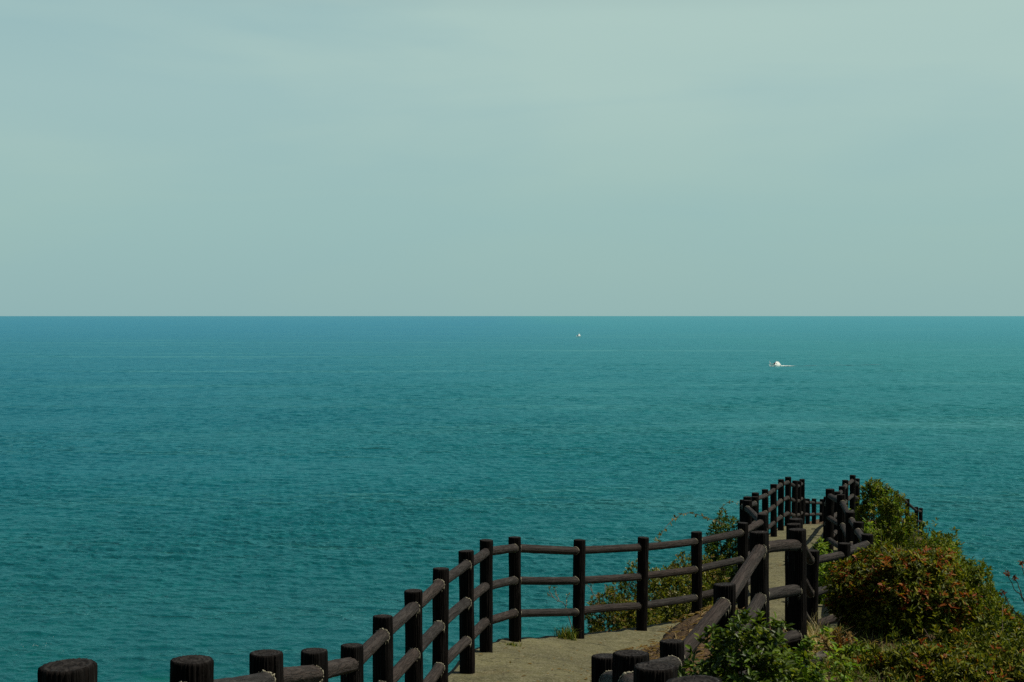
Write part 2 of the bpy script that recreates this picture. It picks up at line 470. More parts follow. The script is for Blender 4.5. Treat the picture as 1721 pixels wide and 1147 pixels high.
# first leg: terrace up to the corner
segL = np.array([(p[0], p[1], CAMZ - p[2]) for p in Lo])
Rpts = [(.75, 8.7)] + FOOT + [(3.75, 16.4), (4.22, 17.5), (4.58, 19.5), (4.86, 21.2), (5.06, 22.8), (5.12, 24.1), (5.38, 25.4), (5.9, 27.6), (6.45, 29.9),
        (6.85, 31.2), (7.2, 32.4), (7.6, 33.5), (7.9, 34.6), (8.1, 36.4)]
pairs = [0, 1, 2.2, 4.2, 6.0, 7.2, 8.0, 9.3, 10.0, 10.6, 11.4, 12.0, 12.6, 13.4, 14.4, 15.4, 16.3, 17.3, 18.2, 19.2, 20.4, 23]
pairs = pairs[:len(Rpts)]
# order each right point with a position along the left line, then refine
tpos = np.array(pairs); tl = np.linspace(0, 23, 270)
idx = np.arange(len(segL))
Lfine = np.stack([np.interp(tl, idx, segL[:, k]) for k in range(3)], 1)
Rp2 = np.array(Rpts)
Rfine = np.stack([np.interp(tl, tpos, Rp2[:, k]) for k in range(2)] + [Lfine[:, 2]], 1)

def under_path(x, y, z):
    """keeps the ground below the slab of the path"""
    t = np.linspace(0, .96, 22)
    S = (Lfine[:, None] * (1 - t)[None, :, None] + Rfine[:, None] * t[None, :, None]).reshape(-1, 3)
    z = z.copy()
    for c0 in range(0, len(x), 3000):
        xs, ys = x[c0:c0 + 3000], y[c0:c0 + 3000]
        if ys.min() > 40: continue
        d2 = (xs[:, None] - S[None, :, 0]) ** 2 + (ys[:, None] - S[None, :, 1]) ** 2
        k = d2.argmin(1); dm = np.sqrt(d2[np.arange(len(k)), k])
        cap = S[k, 2] - .07
        near = dm < .13
        z[c0:c0 + 3000] = np.where(near, np.minimum(z[c0:c0 + 3000], cap), z[c0:c0 + 3000])
    inside = (x > -1.3) & (x < .68) & (y > -3.6) & (y < 8.75)
    z = np.where(inside, np.minimum(z, CAMZ - np.where(y < 1.6, 1.6, 1.6 + 1.33 * (y - 1.6) / 7.06) - .3), z)
    return z

gx = np.concatenate([np.arange(-5, -1.5, .25), np.arange(-1.5, 6, .08), np.arange(6, 19.01, .2)]); gy = np.concatenate([np.arange(-5, 8, .25), np.arange(8, 30, .08), np.arange(30, 64.01, .2)])
X, Y = np.meshgrid(gx, gy)
Bz = np.maximum(ground_b(X.ravel(), Y.ravel()), 1.5)
ph = rng.uniform(0, 6.28, (10,)); kk = rng.normal(0, 5, (10, 2))
rough_ = sum(np.sin(kk[i, 0] * X.ravel() + kk[i, 1] * Y.ravel() + ph[i]) for i in range(10)) * .006
Zt = CAMZ - Bz - .01 + rough_
# the rim of the sheet goes down to the water
edge = np.minimum.reduce([X.ravel() + 5, 19 - X.ravel(), 64 - Y.ravel()])
Zt -= np.clip(2.5 - edge, 0, None) ** 2 * 5
Zt = np.maximum(Zt, -3)
Zt = under_path(X.ravel(), Y.ravel(), Zt)
nx, ny = len(gx), len(gy)
ii, jj = np.meshgrid(np.arange(ny - 1), np.arange(nx - 1), indexing='ij')
Q = np.stack([ii * nx + jj, ii * nx + jj + 1, (ii + 1) * nx + jj + 1, (ii + 1) * nx + jj], -1).reshape(-1, 4)
hl = obj('headland', np_mesh('headland', np.stack([X.ravel(), Y.ravel(), Zt], 1), Q, [M['soil']], None, True))
tag(hl, 'steep headland of brown soil and plants dropping to the sea', kind='structure')

# ------------------------------------------------------------------ path, terrace and stairs
mb = MB()
slab(mb, Lfine, Rfine)
pth = mb.build('path', M['concrete'], smooth=False)
tag(pth, 'weathered tan concrete path running from the terrace out along the headland', kind='structure')
# flight of steps from the viewer down to the terrace
mb = MB()
steps = 8
y0, y1 = 1.6, 8.66
b0, b1 = 1.60, 2.93
for k in range(steps):
    ya = y0 + (y1 - y0) * k / steps; yb = y0 + (y1 - y0) * (k + 1) / steps
    zt = CAMZ - (b0 + (b1 - b0) * (k + .5) / steps)
    mb.box(-1.14, .60, ya, yb - .002, zt - .45, zt)
mb.box(-1.14, .60, -3.5, y0 - .002, CAMZ - 2.0, CAMZ - 1.6)
st = mb.build('stairs', M['concrete'])
tag(st, 'concrete steps between the two railings', kind='structure')

# ------------------------------------------------------------------ railings
def post_mesh(seed, slant):
    r_ = np.random.default_rng(seed)
    seg = 132
    a = np.linspace(0, 2 * np.pi, seg, endpoint=False)
    g = np.zeros(seg)
    for k in range(16, 60):
        g += r_.normal() * np.cos(k * a + r_.uniform(0, 6.28)) * .00040
    low = sum(r_.normal() * np.cos(k * a + r_.uniform(0, 6.28)) * .0008 for k in (2, 3, 5))
    zs = np.concatenate([[-.35], np.linspace(0, PH - .03, 30), [PH - .0085, PH - .0025, PH]])
    rs = np.full(len(zs), PR); rs[-2] = PR - .0012; rs[-1] = PR - .0045
    rings = []
    for z, r0 in zip(zs, rs):
        wob = sum(.00062 * np.cos(k * a + z * 7 * ((k % 3) - 1) + 1.6 * math.sin(z * 11 + k) + k) for k in (21, 26, 31, 37, 44))
        rad = r0 + g + low + wob + .0016 * math.sin(z * 7 + seed)
        zz = z + (slant * np.cos(a) * rad if z > PH - .1 else 0)
        rings.append(np.stack([rad * np.cos(a), rad * np.sin(a), np.broadcast_to(zz, a.shape)], 1))
    nside = len(rings)
    # end grain: rings and radial cracks
    for f in (.86, .7, .52, .34, .16):
        base = rings[nside - 1]
        crack = -.004 * (np.cos(7 * a + seed) > .93) * f
        rings.append(np.stack([base[:, 0] * f, base[:, 1] * f, PH + slant * np.cos(a) * PR * f + .0025 * math.sin(f * 17 + seed) + crack], 1))
    V = np.vstack(rings + [np.array([[0, 0, PH]])])
    nr = len(rings)
    i, j = np.meshgrid(np.arange(nr - 1), np.arange(seg), indexing='ij')
    j2 = (j + 1) % seg
    Q = np.stack([i * seg + j, i * seg + j2, (i + 1) * seg + j2, (i + 1) * seg + j], -1).reshape(-1, 4)
    T = np.stack([(nr - 1) * seg + np.arange(seg), (nr - 1) * seg + (np.arange(seg) + 1) % seg, np.full(seg, len(V) - 1)], 1)
    mi = np.concatenate([(i.ravel() >= nside - 1).astype(int), np.ones(seg, int)])
    return np_mesh('post', V, [Q, T], [M['post'], M['end']], mi, True)
POSTS = [post_mesh(11, .06), post_mesh(12, .03), post_mesh(13, -.03), post_mesh(14, .0), post_mesh(15, .02)]

def rail_mesh(length, seed, near):
    r_ = np.random.default_rng(seed)
    seg = 28 if near else 14
    a = np.linspace(0, 2 * np.pi, seg, endpoint=False)
    zs = np.linspace(-length / 2, length / 2, 13 if near else 5)
    g = sum(r_.normal() * np.cos(k * a + r_.uniform(0, 6.28)) * .0006 for k in range(2, 14))
    bend = r_.normal(0, .004, 2)
    rings = []
    for z in zs:
        u = z / length * 2
        rad = RR + g + r_.normal(0, .0007, seg)
        rings.append(np.stack([rad * np.cos(a) + bend[0] * (1 - u * u), rad * np.sin(a) + bend[1] * (1 - u * u), np.full(seg, z)], 1))
    V = np.vstack(rings); nr = len(rings)
    i, j = np.meshgrid(np.arange(nr - 1), np.arange(seg), indexing='ij'); j2 = (j + 1) % seg
    Q = np.stack([i * seg + j, i * seg + j2, (i + 1) * seg + j2, (i + 1) * seg + j], -1).reshape(-1, 4)
    return np_mesh('rail', V, Q, [M['rail']], None, True)

def mortar(A, Bp, rail_o, mat_inv, lumps):
    """ragged collar of mortar where the rail from A meets the post at Bp"""
    A = np.array(A); Bv = np.array(Bp)
    d = Bv - A; L = np.linalg.norm(d); d = d / L
    u = np.cross(d, [0, 0, 1.0]); u /= np.linalg.norm(u); w = np.cross(u, d)
    pts = []
    nphi = 64 if lumps else 16
    for ph in np.linspace(0, 2 * np.pi, nphi, endpoint=False):
        o = (RR + .002) * (math.cos(ph) * u + math.sin(ph) * w)
        p0 = A + o - Bv
        a_ = d[0] ** 2 + d[1] ** 2; b_ = 2 * (p0[0] * d[0] + p0[1] * d[1]); c_ = p0[0] ** 2 + p0[1] ** 2 - (PR + .001) ** 2
        t = (-b_ - math.sqrt(max(b_ * b_ - 4 * a_ * c_, 0))) / (2 * a_)
        pts.append(A + o + d * t)
    pts = np.array(pts)
    mb = MB()
    rad = np.where(rng.uniform(size=nphi) < .22, .0008, rng.uniform(.0015, .0052, nphi)) if lumps else rng.uniform(.0022, .0042, nphi)
    ang = np.linspace(0, 2 * np.pi, nphi, endpoint=False)
    rad = rad * (.65 + .6 * np.clip(np.sin(ang), 0, 1))
    mb.tube(pts + rng.normal(0, .0018 if lumps else .001, pts.shape), rad, 5, closed=True, jitter=.25)
    if lumps:                                        # runs and crumbs below and beside the joint
        side = pts[(np.sin(ang) > -.9)]
        for _ in range(26):
            q = side[rng.integers(len(side))]
            out = q - Bv; out[2] = 0; out /= np.linalg.norm(out) + 1e-9
            ln = rng.uniform(.005, .04)
            p1 = q + out * .003
            mb.tube([p1, p1 + np.array([0, 0, -ln * .5]), p1 + np.array([0, 0, -ln])], [.0016, .0014, .0006], 4)
    V = np.vstack(mb.v)
    V4 = np.c_[V, np.ones(len(V))] @ np.array(mat_inv).T
    mb.v = [V4[:, :3]]
    return mb.build('mortar_joint', M['mortar'], rail_o, smooth=True)

def fence(pts, label, offs=(.115, .45, .785), near_y=21, name='log_railing', nrails=None, group=None):
    p0 = B(pts[0][0], pts[0][1], pts[0][2] + PH)
    root = empty(name, p0, label, 'railing', group)
    for k, (x, y, b) in enumerate(pts):
        me = POSTS[0] if (k == 0 and y < 4) else POSTS[1 + int(rng.integers(4))]
        o = obj('post', me, root, B(x, y, b + PH) - p0)
        rz = .3 if (k == 0 and y < 4) else rng.uniform(0, 6.28)
        o.rotation_euler = (rng.normal(0, .011), rng.normal(0, .011), rz)
    for k in range(len(pts) - 1):
        a = pts[k]; c = pts[k + 1]
        for of in offs:
            va = B(a[0], a[1], a[2] + of + rng.normal(0, .004)); vb = B(c[0], c[1], c[2] + of + rng.normal(0, .004))
            d = vb - va
            near = a[1] < near_y
            o = obj('rail', rail_mesh(d.length, int(rng.integers(1e9)), near), root)
            q = d.to_track_quat('Z', 'Y')
            mid = (va + vb) / 2
            o.location = mid - p0
            o.rotation_mode = 'QUATERNION'; o.rotation_quaternion = q
            mw = Matrix.Translation(mid) @ q.to_matrix().to_4x4()
            mortar(va, vb, o, mw.inverted(), a[1] < 14)
            if near:
                mortar(vb, va, o, mw.inverted(), False)
    return root

fence(LEFT, 'long dark log railing on the seaward left side, starting with the foreground posts')
fence(RIGHT, 'dark log railing on the right side of the path, rising over the brown bank')
fence(ENDF, 'short dark railing seen far off across the gap at the end of the path', near_y=0)
fence(HILLF, 'distant dark railing half hidden behind shrubs on the right slope of the headland', near_y=0)

# ------------------------------------------------------------------ vegetation
def unit(v):
    return v / (np.linalg.norm(v, axis=-1, keepdims=True) + 1e-12)

def leaves_mesh(name, base, d, up, length, width, midx, mats, fold=.25, droop=.12):
    N = len(base)
    d = unit(d); s = unit(np.cross(d, up)); nn = np.cross(s, d)
    L = length[:, None]; Wd = width[:, None]
    V = np.empty((N, 6, 3))
    V[:, 0] = base
    V[:, 1] = base + d * L * .36 + s * Wd * .5 + nn * Wd * fold
    V[:, 2] = base + d * L * .74 + s * Wd * .40 + nn * (Wd * fold * .8 - L * droop * .5)
    V[:, 3] = base + d * L - nn * L * droop
    V[:, 4] = base + d * L * .74 - s * Wd * .40 + nn * (Wd * fold * .8 - L * droop * .5)
    V[:, 5] = base + d * L * .36 - s * Wd * .5 + nn * Wd * fold
    k = np.arange(N)[:, None] * 6
    Qd = np.concatenate([k + np.array([[0, 1, 2, 3]]), k + np.array([[0, 3, 4, 5]])], 1).reshape(-1, 4)
    return np_mesh(name, V.reshape(-1, 3), Qd, mats, np.repeat(midx, 2), True)

def shrub(label, center, rx, ry, h, tips, mats, probs, leaf=(.05, .02), per=7, cat='shrub', name='shrub', group=None,
          inner=.45, lump=.16, stems=14, stem_mat='bark', up=.6, seed=1, spread=(.35, 1.25), flowers=0, open_=0.0, undercut=0.0):
    r_ = np.random.default_rng(seed)
    root = empty(name, Vector(center), label, cat, group)
    n = tips
    z = r_.uniform(-.92, 1, n); a = r_.uniform(0, 2 * np.pi, n)
    rho = np.sqrt(1 - z * z)
    D = np.stack([rho * np.cos(a), rho * np.sin(a), z], 1)
    lum = np.ones(n)
    for _ in range(7):
        kv = r_.normal(0, 3.2, 3)
        lum += lump * .5 * np.sin(D @ kv + r_.uniform(0, 6.28))
    if open_ > 0:                                   # leave gaps between clumps
        sel = np.zeros(n)
        for _ in range(5):
            sel += np.sin(D @ r_.normal(0, 4, 3) + r_.uniform(0, 6.28))
        keep = sel > np.quantile(sel, open_)
        D, lum = D[keep], lum[keep]; n = len(D)
    rr = lum * (inner + (1 - inner) * r_.uniform(0, 1, n) ** .45)
    if undercut:                                    # hollow under the overhanging crown
        f_ = np.clip((D @ np.array([-.5, -.87, 0]) - .05) * 2.2, 0, 1) * np.clip((.30 - D[:, 2]) * 3, 0, 1)
        rr = rr * (1 - undercut * f_)
    hz = np.where(D[:, 2] > 0, .62 * h, .42 * h)
    P = np.stack([D[:, 0] * rx * rr, D[:, 1] * ry * rr, .40 * h + D[:, 2] * hz * rr], 1)
    P[:, 2] = np.maximum(P[:, 2] * h / np.quantile(P[:, 2], .99), .02)
    ax = unit(D * .8 + np.array([0, 0, up]) + r_.normal(0, .25, (n, 3)))
    # whorls
    t1 = unit(np.cross(ax, np.array([.31, .22, .93]) + r_.normal(0, .05, (n, 3)))); t2 = np.cross(ax, t1)
    bs, ds, us = [], [], []
    for k in range(per):
        ph = 2 * np.pi * (k / per) + r_.uniform(0, 6.28, n) * .25 + np.arange(n)
        th = r_.uniform(spread[0], spread[1], n)
        dd = ax * np.cos(th)[:, None] + (t1 * np.cos(ph)[:, None] + t2 * np.sin(ph)[:, None]) * np.sin(th)[:, None]
        off = ax * (-(k / per) * leaf[0] * .9)
        bs.append(P + off + r_.normal(0, leaf[0] * .08, (n, 3))); ds.append(dd); us.append(ax + r_.normal(0, .15, (n, 3)))
    base = np.concatenate(bs); d = np.concatenate(ds); upv = np.concatenate(us); N = len(base)
    ln = leaf[0] * r_.uniform(.6, 1.25, N); wd = leaf[1] * r_.uniform(.75, 1.2, N)
    # whole whorls share a tone; only outer tips carry young red leaves
    pm = r_.choice(len(mats), n, p=probs)
    pm = np.where((rr / lum < .8), 0, pm)
    mi = np.tile(pm, per)
    mi = np.where(r_.uniform(0, 1, N) < .25, 0, mi)
    obj('foliage', leaves_mesh('foliage', base, d, upv, ln, wd, mi, [M[m] for m in mats]), root)
    mb = MB()
    for _ in range(stems):
        q = P[r_.integers(n)] * .95
        b0_ = np.array([r_.normal(0, .12 * rx), r_.normal(0, .12 * ry), -.08])
        midp = b0_ * .5 + q * .5 + np.array([0, 0, -.10 * h]) + r_.normal(0, .05 * h, 3)
        tt = np.linspace(0, 1, 6)[:, None]
        curve = (1 - tt) ** 2 * b0_ + 2 * tt * (1 - tt) * midp + tt ** 2 * q
        mb.tube(curve, np.linspace(.011, .0035, 6) * (h / .8) ** .5, 5)
    mb.build('stems', M[stem_mat], root, smooth=True)
    if flowers:
        top = np.argsort(-(P[:, 2] + r_.normal(0, .12 * h, n)))[:flowers]
        for t_ in top:
            fb = np.array([P[t_] + ax[t_] * leaf[0] * .5] * 7); fd = ax[t_] * .7 + r_.normal(0, .6, (7, 3)); fu = np.tile(ax[t_], (7, 1))
            obj('flower', leaves_mesh('flower', fb, fd, fu, np.full(7, leaf[0] * .5), np.full(7, leaf[0] * .35), np.zeros(7, int), [M['petal']]), root)
    return root

def at(px, Z, b=None, py=None):
    x = (px - 860.5) / F * Z
    if b is None:
        b = (py - 530) / F * Z
    return x, Z, b

def shrub_px(label, px, Z, top_py, wpx, ry_ratio=1.0, sink=.0, hmin=.3, **kw):
    """a shrub standing on the ground at depth Z with its crown reaching top_py"""
    x = (px - 860.5) / F * Z
    zt = CAMZ - (top_py - 530) / F * Z
    g = gz(x, Z) - sink
    h = max(zt - g, hmin)
    rx = wpx / 2 / F * Z
    return shrub(label, (x, Z, zt - h), rx, rx * ry_ratio, h, **kw)

OL = ['leaf_olive', 'leaf_red', 'leaf_green']
# --- right hand side, by the railing
shrub_px('large rounded shrub with reddish tipped glossy leaves and a dark shaded front, by the path', 1512, 12.7, 930, 246, .95,
         tips=4600, mats=OL, probs=[.56, .26, .18], leaf=(.050, .018), per=8, seed=3, stems=40, lump=.10, inner=.35, undercut=.26, spread=(.55, 1.4))
shrub_px('reddish leaved low shrub at the bottom edge below the big rounded bush', 1540, 10.3, 1092, 220, .7,
         tips=1200, mats=OL, probs=[.5, .22, .28], leaf=(.046, .017), per=7, seed=4, lump=.4, inner=.3)
shrub_px('olive leaved shrub filling the bottom right corner', 1668, 11.2, 1042, 250, .9,
         tips=1700, mats=OL, probs=[.4, .12, .48], leaf=(.042, .015), per=7, seed=5, lump=.5, inner=.3)
shrub_px('green shrub on the slope directly behind the big rounded bush', 1592, 15.2, 912, 120, 1.0,
         inner=.6, up=.35, tips=1500, mats=['leaf_green', 'leaf_bright'], probs=[.8, .2], leaf=(.042, .017), per=7, seed=6, lump=.12)
shrub_px('yellowish green shrub lower on the right slope edge', 1634, 14.4, 956, 110, 1.0,
         inner=.6, up=.35, tips=1500, mats=['leaf_green', 'leaf_olive'], probs=[.7, .3], leaf=(.042, .016), per=7, seed=7, lump=.12)
shrub_px('green shrub on the right slope with its outline against the sea near the red flowers', 1672, 13.2, 1004, 110, 1.0,
         inner=.6, up=.35, tips=1500, mats=['leaf_green', 'leaf_olive'], probs=[.75, .25], leaf=(.04, .016), per=7, seed=8, lump=.12)
shrub_px('dark green shrub cut by the right picture edge under the red flowered twig', 1716, 12.4, 1052, 120, 1.0,
         inner=.6, up=.35, tips=1200, mats=['leaf_green', 'leaf_dark'], probs=[.6, .4], leaf=(.04, .016), per=7, seed=9, lump=.12)
# --- slope further out
shrub_px('tallest yellow green shrub with visible branches just right of the far railing', 1474, 27.5, 814, 78, 1.1,
         up=.4, tips=1300, mats=['leaf_green', 'leaf_olive', 'leaf_bright'], probs=[.35, .45, .2], leaf=(.07, .026), per=7, seed=10, stems=46, open_=.22, lump=.12, inner=.5)
shrub_px('rounded yellow green shrub leaning seaward in front of the distant half hidden railing', 1506, 26.6, 836, 72, 1.1,
         up=.4, tips=1200, mats=['leaf_green', 'leaf_olive', 'leaf_bright'], probs=[.35, .45, .2], leaf=(.065, .025), per=7, seed=11, stems=30, open_=.15, lump=.14, inner=.5)
for k, (px, Z, ty, w, lab) in enumerate((
        (1470, 22.5, 884, 60, 'low yellow green shrub right behind the bend of the railing'),
        (1560, 20.0, 895, 75, 'low scrubby shrub at the seaward edge of the far slope'),
        (1545, 18.2, 910, 80, 'low green shrub just above the top of the big rounded bush'),
        (1470, 18.4, 915, 60, 'small green shrub at the foot of the railing corner post'))):
    shrub_px(lab, px, Z, ty, w, 1.3, tips=420, mats=['leaf_green', 'leaf_olive', 'leaf_bright'], probs=[.5, .3, .2], leaf=(.045, .016), per=6,
             seed=20 + k, lump=.3, stems=10, hmin=.25, group='low shrubs on the far slope')
shrub_px('green shrub low on the right slope behind the others, near the picture edge', 1694, 15.5, 1022, 110, 1.0,
         inner=.6, up=.35, tips=1200, mats=['leaf_green', 'leaf_olive'], probs=[.75, .25], leaf=(.042, .016), per=7, seed=60, lump=.12)
shrub_px('rounded green shrub along the sea edge of the slope above the big rounded bush', 1572, 17.2, 902, 110, 1.0,
         inner=.6, up=.35, tips=1300, mats=['leaf_green', 'leaf_olive'], probs=[.75, .25], leaf=(.045, .016), per=7, seed=61, lump=.12)
# --- left, below the terrace railing
shrub_px('low shrub dotted with cream flowers below the terrace railing', 1122, 20.0, 958, 190, .8,
         inner=.6, tips=2400, mats=['leaf_olive', 'leaf_green', 'leaf_pale'], probs=[.5, .34, .16], leaf=(.05, .018), per=7, seed=30, lump=.14, flowers=60, stems=24)
shrub_px('brownish low shrub at the seaward corner below the terrace railing', 1040, 19.2, 1000, 130, .8,
         inner=.6, tips=1500, mats=['leaf_olive', 'leaf_dry', 'leaf_green'], probs=[.5, .3, .2], leaf=(.045, .016), per=7, seed=31, lump=.15, stems=18)
shrub_px('rusty tipped shrub between the two terrace railing posts nearest the path', 1165, 21.2, 935, 130, .8,
         inner=.6, tips=1400, mats=['leaf_olive', 'leaf_dry', 'leaf_green'], probs=[.45, .35, .2], leaf=(.045, .016), per=7, seed=32, lump=.15)
shrub_px('dark leaved shrub standing left of the posts where the path narrows', 1218, 25.6, 870, 76, 1.0,
         tips=700, mats=['leaf_dark', 'leaf_olive'], probs=[.6, .4], leaf=(.06, .022), per=7, seed=33, lump=.3, stems=20)
shrub_px('shadowed scrub under the dark leaved shrub beside the path', 1205, 22.6, 940, 90, 1.0,
         tips=600, mats=['leaf_dark', 'leaf_olive'], probs=[.7, .3], leaf=(.05, .018), per=7, seed=34, lump=.3)
# --- foreground, this side of the inner railing
shrub_px('dark glossy green shrub in front of the inner railing at the bottom of the picture', 1250, 7.7, 1046, 215, .9, hmin=.7,
         tips=1250, mats=['leaf_dark', 'leaf_green'], probs=[.72, .28], leaf=(.045, .020), per=7, spread=(.6, 1.45), up=.9, seed=40, lump=.26, stems=24, inner=.5, undercut=.15)
shrub_px('bright green leafy weed clump right of the dark glossy shrub', 1338, 8.5, 1080, 125, .9, hmin=.4,
         tips=620, mats=['leaf_bright', 'leaf_green'], probs=[.6, .4], leaf=(.046, .021), per=6, spread=(.8, 1.5), up=1.3, seed=41, lump=.3, cat='plant', name='weed_clump')
shrub_px('small orange brown seedling shrub at the left foot of the big rounded bush', 1413, 11.3, 1062, 48, 1.0, hmin=.12,
         tips=70, mats=['leaf_dry', 'leaf_red'], probs=[.7, .3], leaf=(.045, .017), per=6, seed=42, lump=.3, stems=8, cat='plant', name='young_plant')
shrub_px('small yellow green young shrub between the orange one and the bottom edge', 1442, 10.9, 1086, 60, 1.0, hmin=.12,
         tips=110, mats=['leaf_bright', 'leaf_olive'], probs=[.5, .5], leaf=(.042, .017), per=6, seed=43, lump=.3, stems=8, cat='plant', name='young_plant')
shrub_px('dark green weed clump on the grass at the bottom edge', 1428, 9.6, 1118, 70, 1.0, hmin=.12,
         tips=120, mats=['leaf_green', 'leaf_dark'], probs=[.7, .3], leaf=(.045, .013), per=6, seed=44, lump=.3, stems=6, cat='plant', name='weed_clump')
for k, (px, Z, ty, w, lab) in enumerate((
        (1388, 25.6, 892, 26, 'bright green weeds seen between the two tallest right hand posts'),
        (1384, 20.5, 916, 22, 'light green weeds growing at the foot of the right railing'),
        (1377, 19.9, 932, 26, 'green weeds on the path edge just right of the tallest inner post'),
        (1386, 21.6, 915, 24, 'fresh green weeds along the inside foot of the right hand railing'),
        (1376, 23.2, 906, 20, 'small green weeds left of the row of right hand posts'),
        (1406, 20.6, 935, 26, 'green weeds low between the right hand railing posts'),
        (1460, 23.5, 880, 34, 'vivid green plant right of the stepped railing posts'),
        (1421, 29.0, 853, 18, 'vivid green sprout between the far right railing posts'))):
    shrub_px(lab, px, Z, ty, w, 1.0, hmin=.2, tips=70, mats=['leaf_bright', 'leaf_green'], probs=[.8, .2], leaf=(.07, .03), per=6, spread=(.8, 1.5), up=1.3, seed=50 + k,
             stems=6, cat='plant', name='weed_clump')

# --- grass
def blades(name, P, hgt, mat, label, cat=None, kind=None, lean=.5, wid=.006, group=None, seed=0, parent=None):
    r_ = np.random.default_rng(seed)
    N = len(P); P = np.asarray(P, float)
    a = r_.uniform(0, 6.28, N); ln = lean * r_.uniform(.2, 1.3, N); hh = hgt * r_.uniform(.45, 1.2, N)
    d = np.stack([np.cos(a), np.sin(a), np.zeros(N)], 1); s = np.stack([-np.sin(a), np.cos(a), np.zeros(N)], 1)
    w = wid * r_.uniform(.6, 1.3, N)
    V = np.empty((N, 5, 3)); up = np.array([0, 0, 1.0])
    mid = P + d * (hh * ln * .35)[:, None] + up * (hh * .6)[:, None]
    tip = P + d * (hh * ln)[:, None] + up * (hh * (1 - .25 * ln))[:, None]
    V[:, 0] = P - s * w[:, None]; V[:, 1] = P + s * w[:, None]
    V[:, 2] = mid + s * (w * .7)[:, None]; V[:, 3] = mid - s * (w * .7)[:, None]; V[:, 4] = tip
    k = np.arange(N)[:, None] * 5
    me = np_mesh(name, V.reshape(-1, 3), [k + np.array([[0, 1, 2, 3]]), k + np.array([[3, 2, 4]])], [M[mat]], None, True)
    o = obj(name, me, parent)
    return tag(o, label, cat, group, kind)

def scatter(poly_fn, n, seed):
    r_ = np.random.default_rng(seed)
    x, y = poly_fn(r_, n)
    b = ground_b(x, y)
    return np.stack([x, y, CAMZ - b - .015], 1)
g1 = scatter(lambda r_, n: (r_.uniform(1.5, 5.2, n), r_.uniform(7.5, 16, n)), 26000, 61)
g1 = g1[(g1[:, 0] > np.interp(g1[:, 1], [7, 8.45, 9.4, 10.76, 11.3, 13.4, 14], [.9, 1.0, 1.45, 1.9, 2.25, 2.6, 2.7]))]
g2 = scatter(lambda r_, n: (r_.uniform(4.8, 9.0, n), r_.uniform(16.5, 36, n)), 14000, 62)
xr = np.interp(g2[:, 1], [16, 17.6, 19.6, 21.3, 22.8, 25.5, 30, 34.6, 38], [4.2, 4.3, 4.65, 4.95, 5.12, 5.45, 6.55, 8.0, 8.6])
g2 = g2[g2[:, 0] > xr]
blades('grass', np.vstack([g1, g2]), .10, 'grass', 'short mixed grass on the landward slope of the headland', kind='stuff', lean=.9, wid=.0045, seed=63)
gl = scatter(lambda r_, n: (r_.uniform(1.0, 4.2, n), r_.uniform(18, 29, n)), 9000, 64)
xl = np.interp(gl[:, 1], [17, 17.7, 18.5, 19.25, 20.5, 22, 24.5, 28.4], [.4, 1.2, 1.95, 2.65, 3.1, 3.12, 3.42, 4.2])
gl = gl[gl[:, 0] < xl]
blades('wild_grass', gl, .2, 'grass', 'wild grass on the ledge outside the terrace railing', kind='stuff', lean=.8, wid=.006, seed=65)
# dead leaves and straw on the bank
r_ = np.random.default_rng(70)
n_ = 2600
xb = r_.uniform(.7, 2.9, n_); yb = r_.uniform(11.5, 16.2, n_)
fx = np.array([f[0] for f in FOOT]); fy = np.array([f[1] for f in FOOT])
ok = yb < np.interp(xb, fx[2:], fy[2:]) + .05
xb, yb = xb[ok], yb[ok]; n_ = len(xb)
zb = CAMZ - ground_b(xb, yb) + .008
dd = np.stack([r_.normal(0, 1, n_), r_.normal(0, 1, n_), r_.normal(0, .2, n_)], 1)
r2_ = np.random.default_rng(71)
tq = r2_.uniform(2, 22.5, 700); uq = np.where(r2_.uniform(size=700) < .6, 1 - r2_.uniform(0, 1, 700) ** 3 * .9 * r2_.uniform(size=700), r2_.uniform(0, 1, 700))
uq = np.clip(uq, .03, .97)
Lq = np.stack([np.interp(tq, tl, Lfine[:, k]) for k in range(3)], 1); Rq = np.stack([np.interp(tq, tl, Rfine[:, k]) for k in range(3)], 1)
Pq = Lq * (1 - uq)[:, None] + Rq * uq[:, None]; Pq[:, 2] += .012
dq = np.stack([r2_.normal(0, 1, 700), r2_.normal(0, 1, 700), r2_.normal(0, .1, 700)], 1)
pl_ = obj('fallen_leaves', leaves_mesh('fallen_leaves', Pq, dq, np.tile([0, 0, 1.0], (700, 1)), r2_.uniform(.02, .055, 700), r2_.uniform(.008, .022, 700), np.zeros(700, int), [M['leaf_dry']]))
tag(pl_, 'dry fallen leaves scattered over the path', kind='stuff')
lit = obj('leaf_litter', leaves_mesh('leaf_litter', np.stack([xb, yb, zb], 1), dd, np.tile([0, 0, 1.0], (n_, 1)), r_.uniform(.03, .12, n_), r_.uniform(.006, .018, n_), np.zeros(n_, int), [M['leaf_dry']]))
tag(lit, 'brown dead leaves and straw covering the bank beside the terrace', kind='stuff')

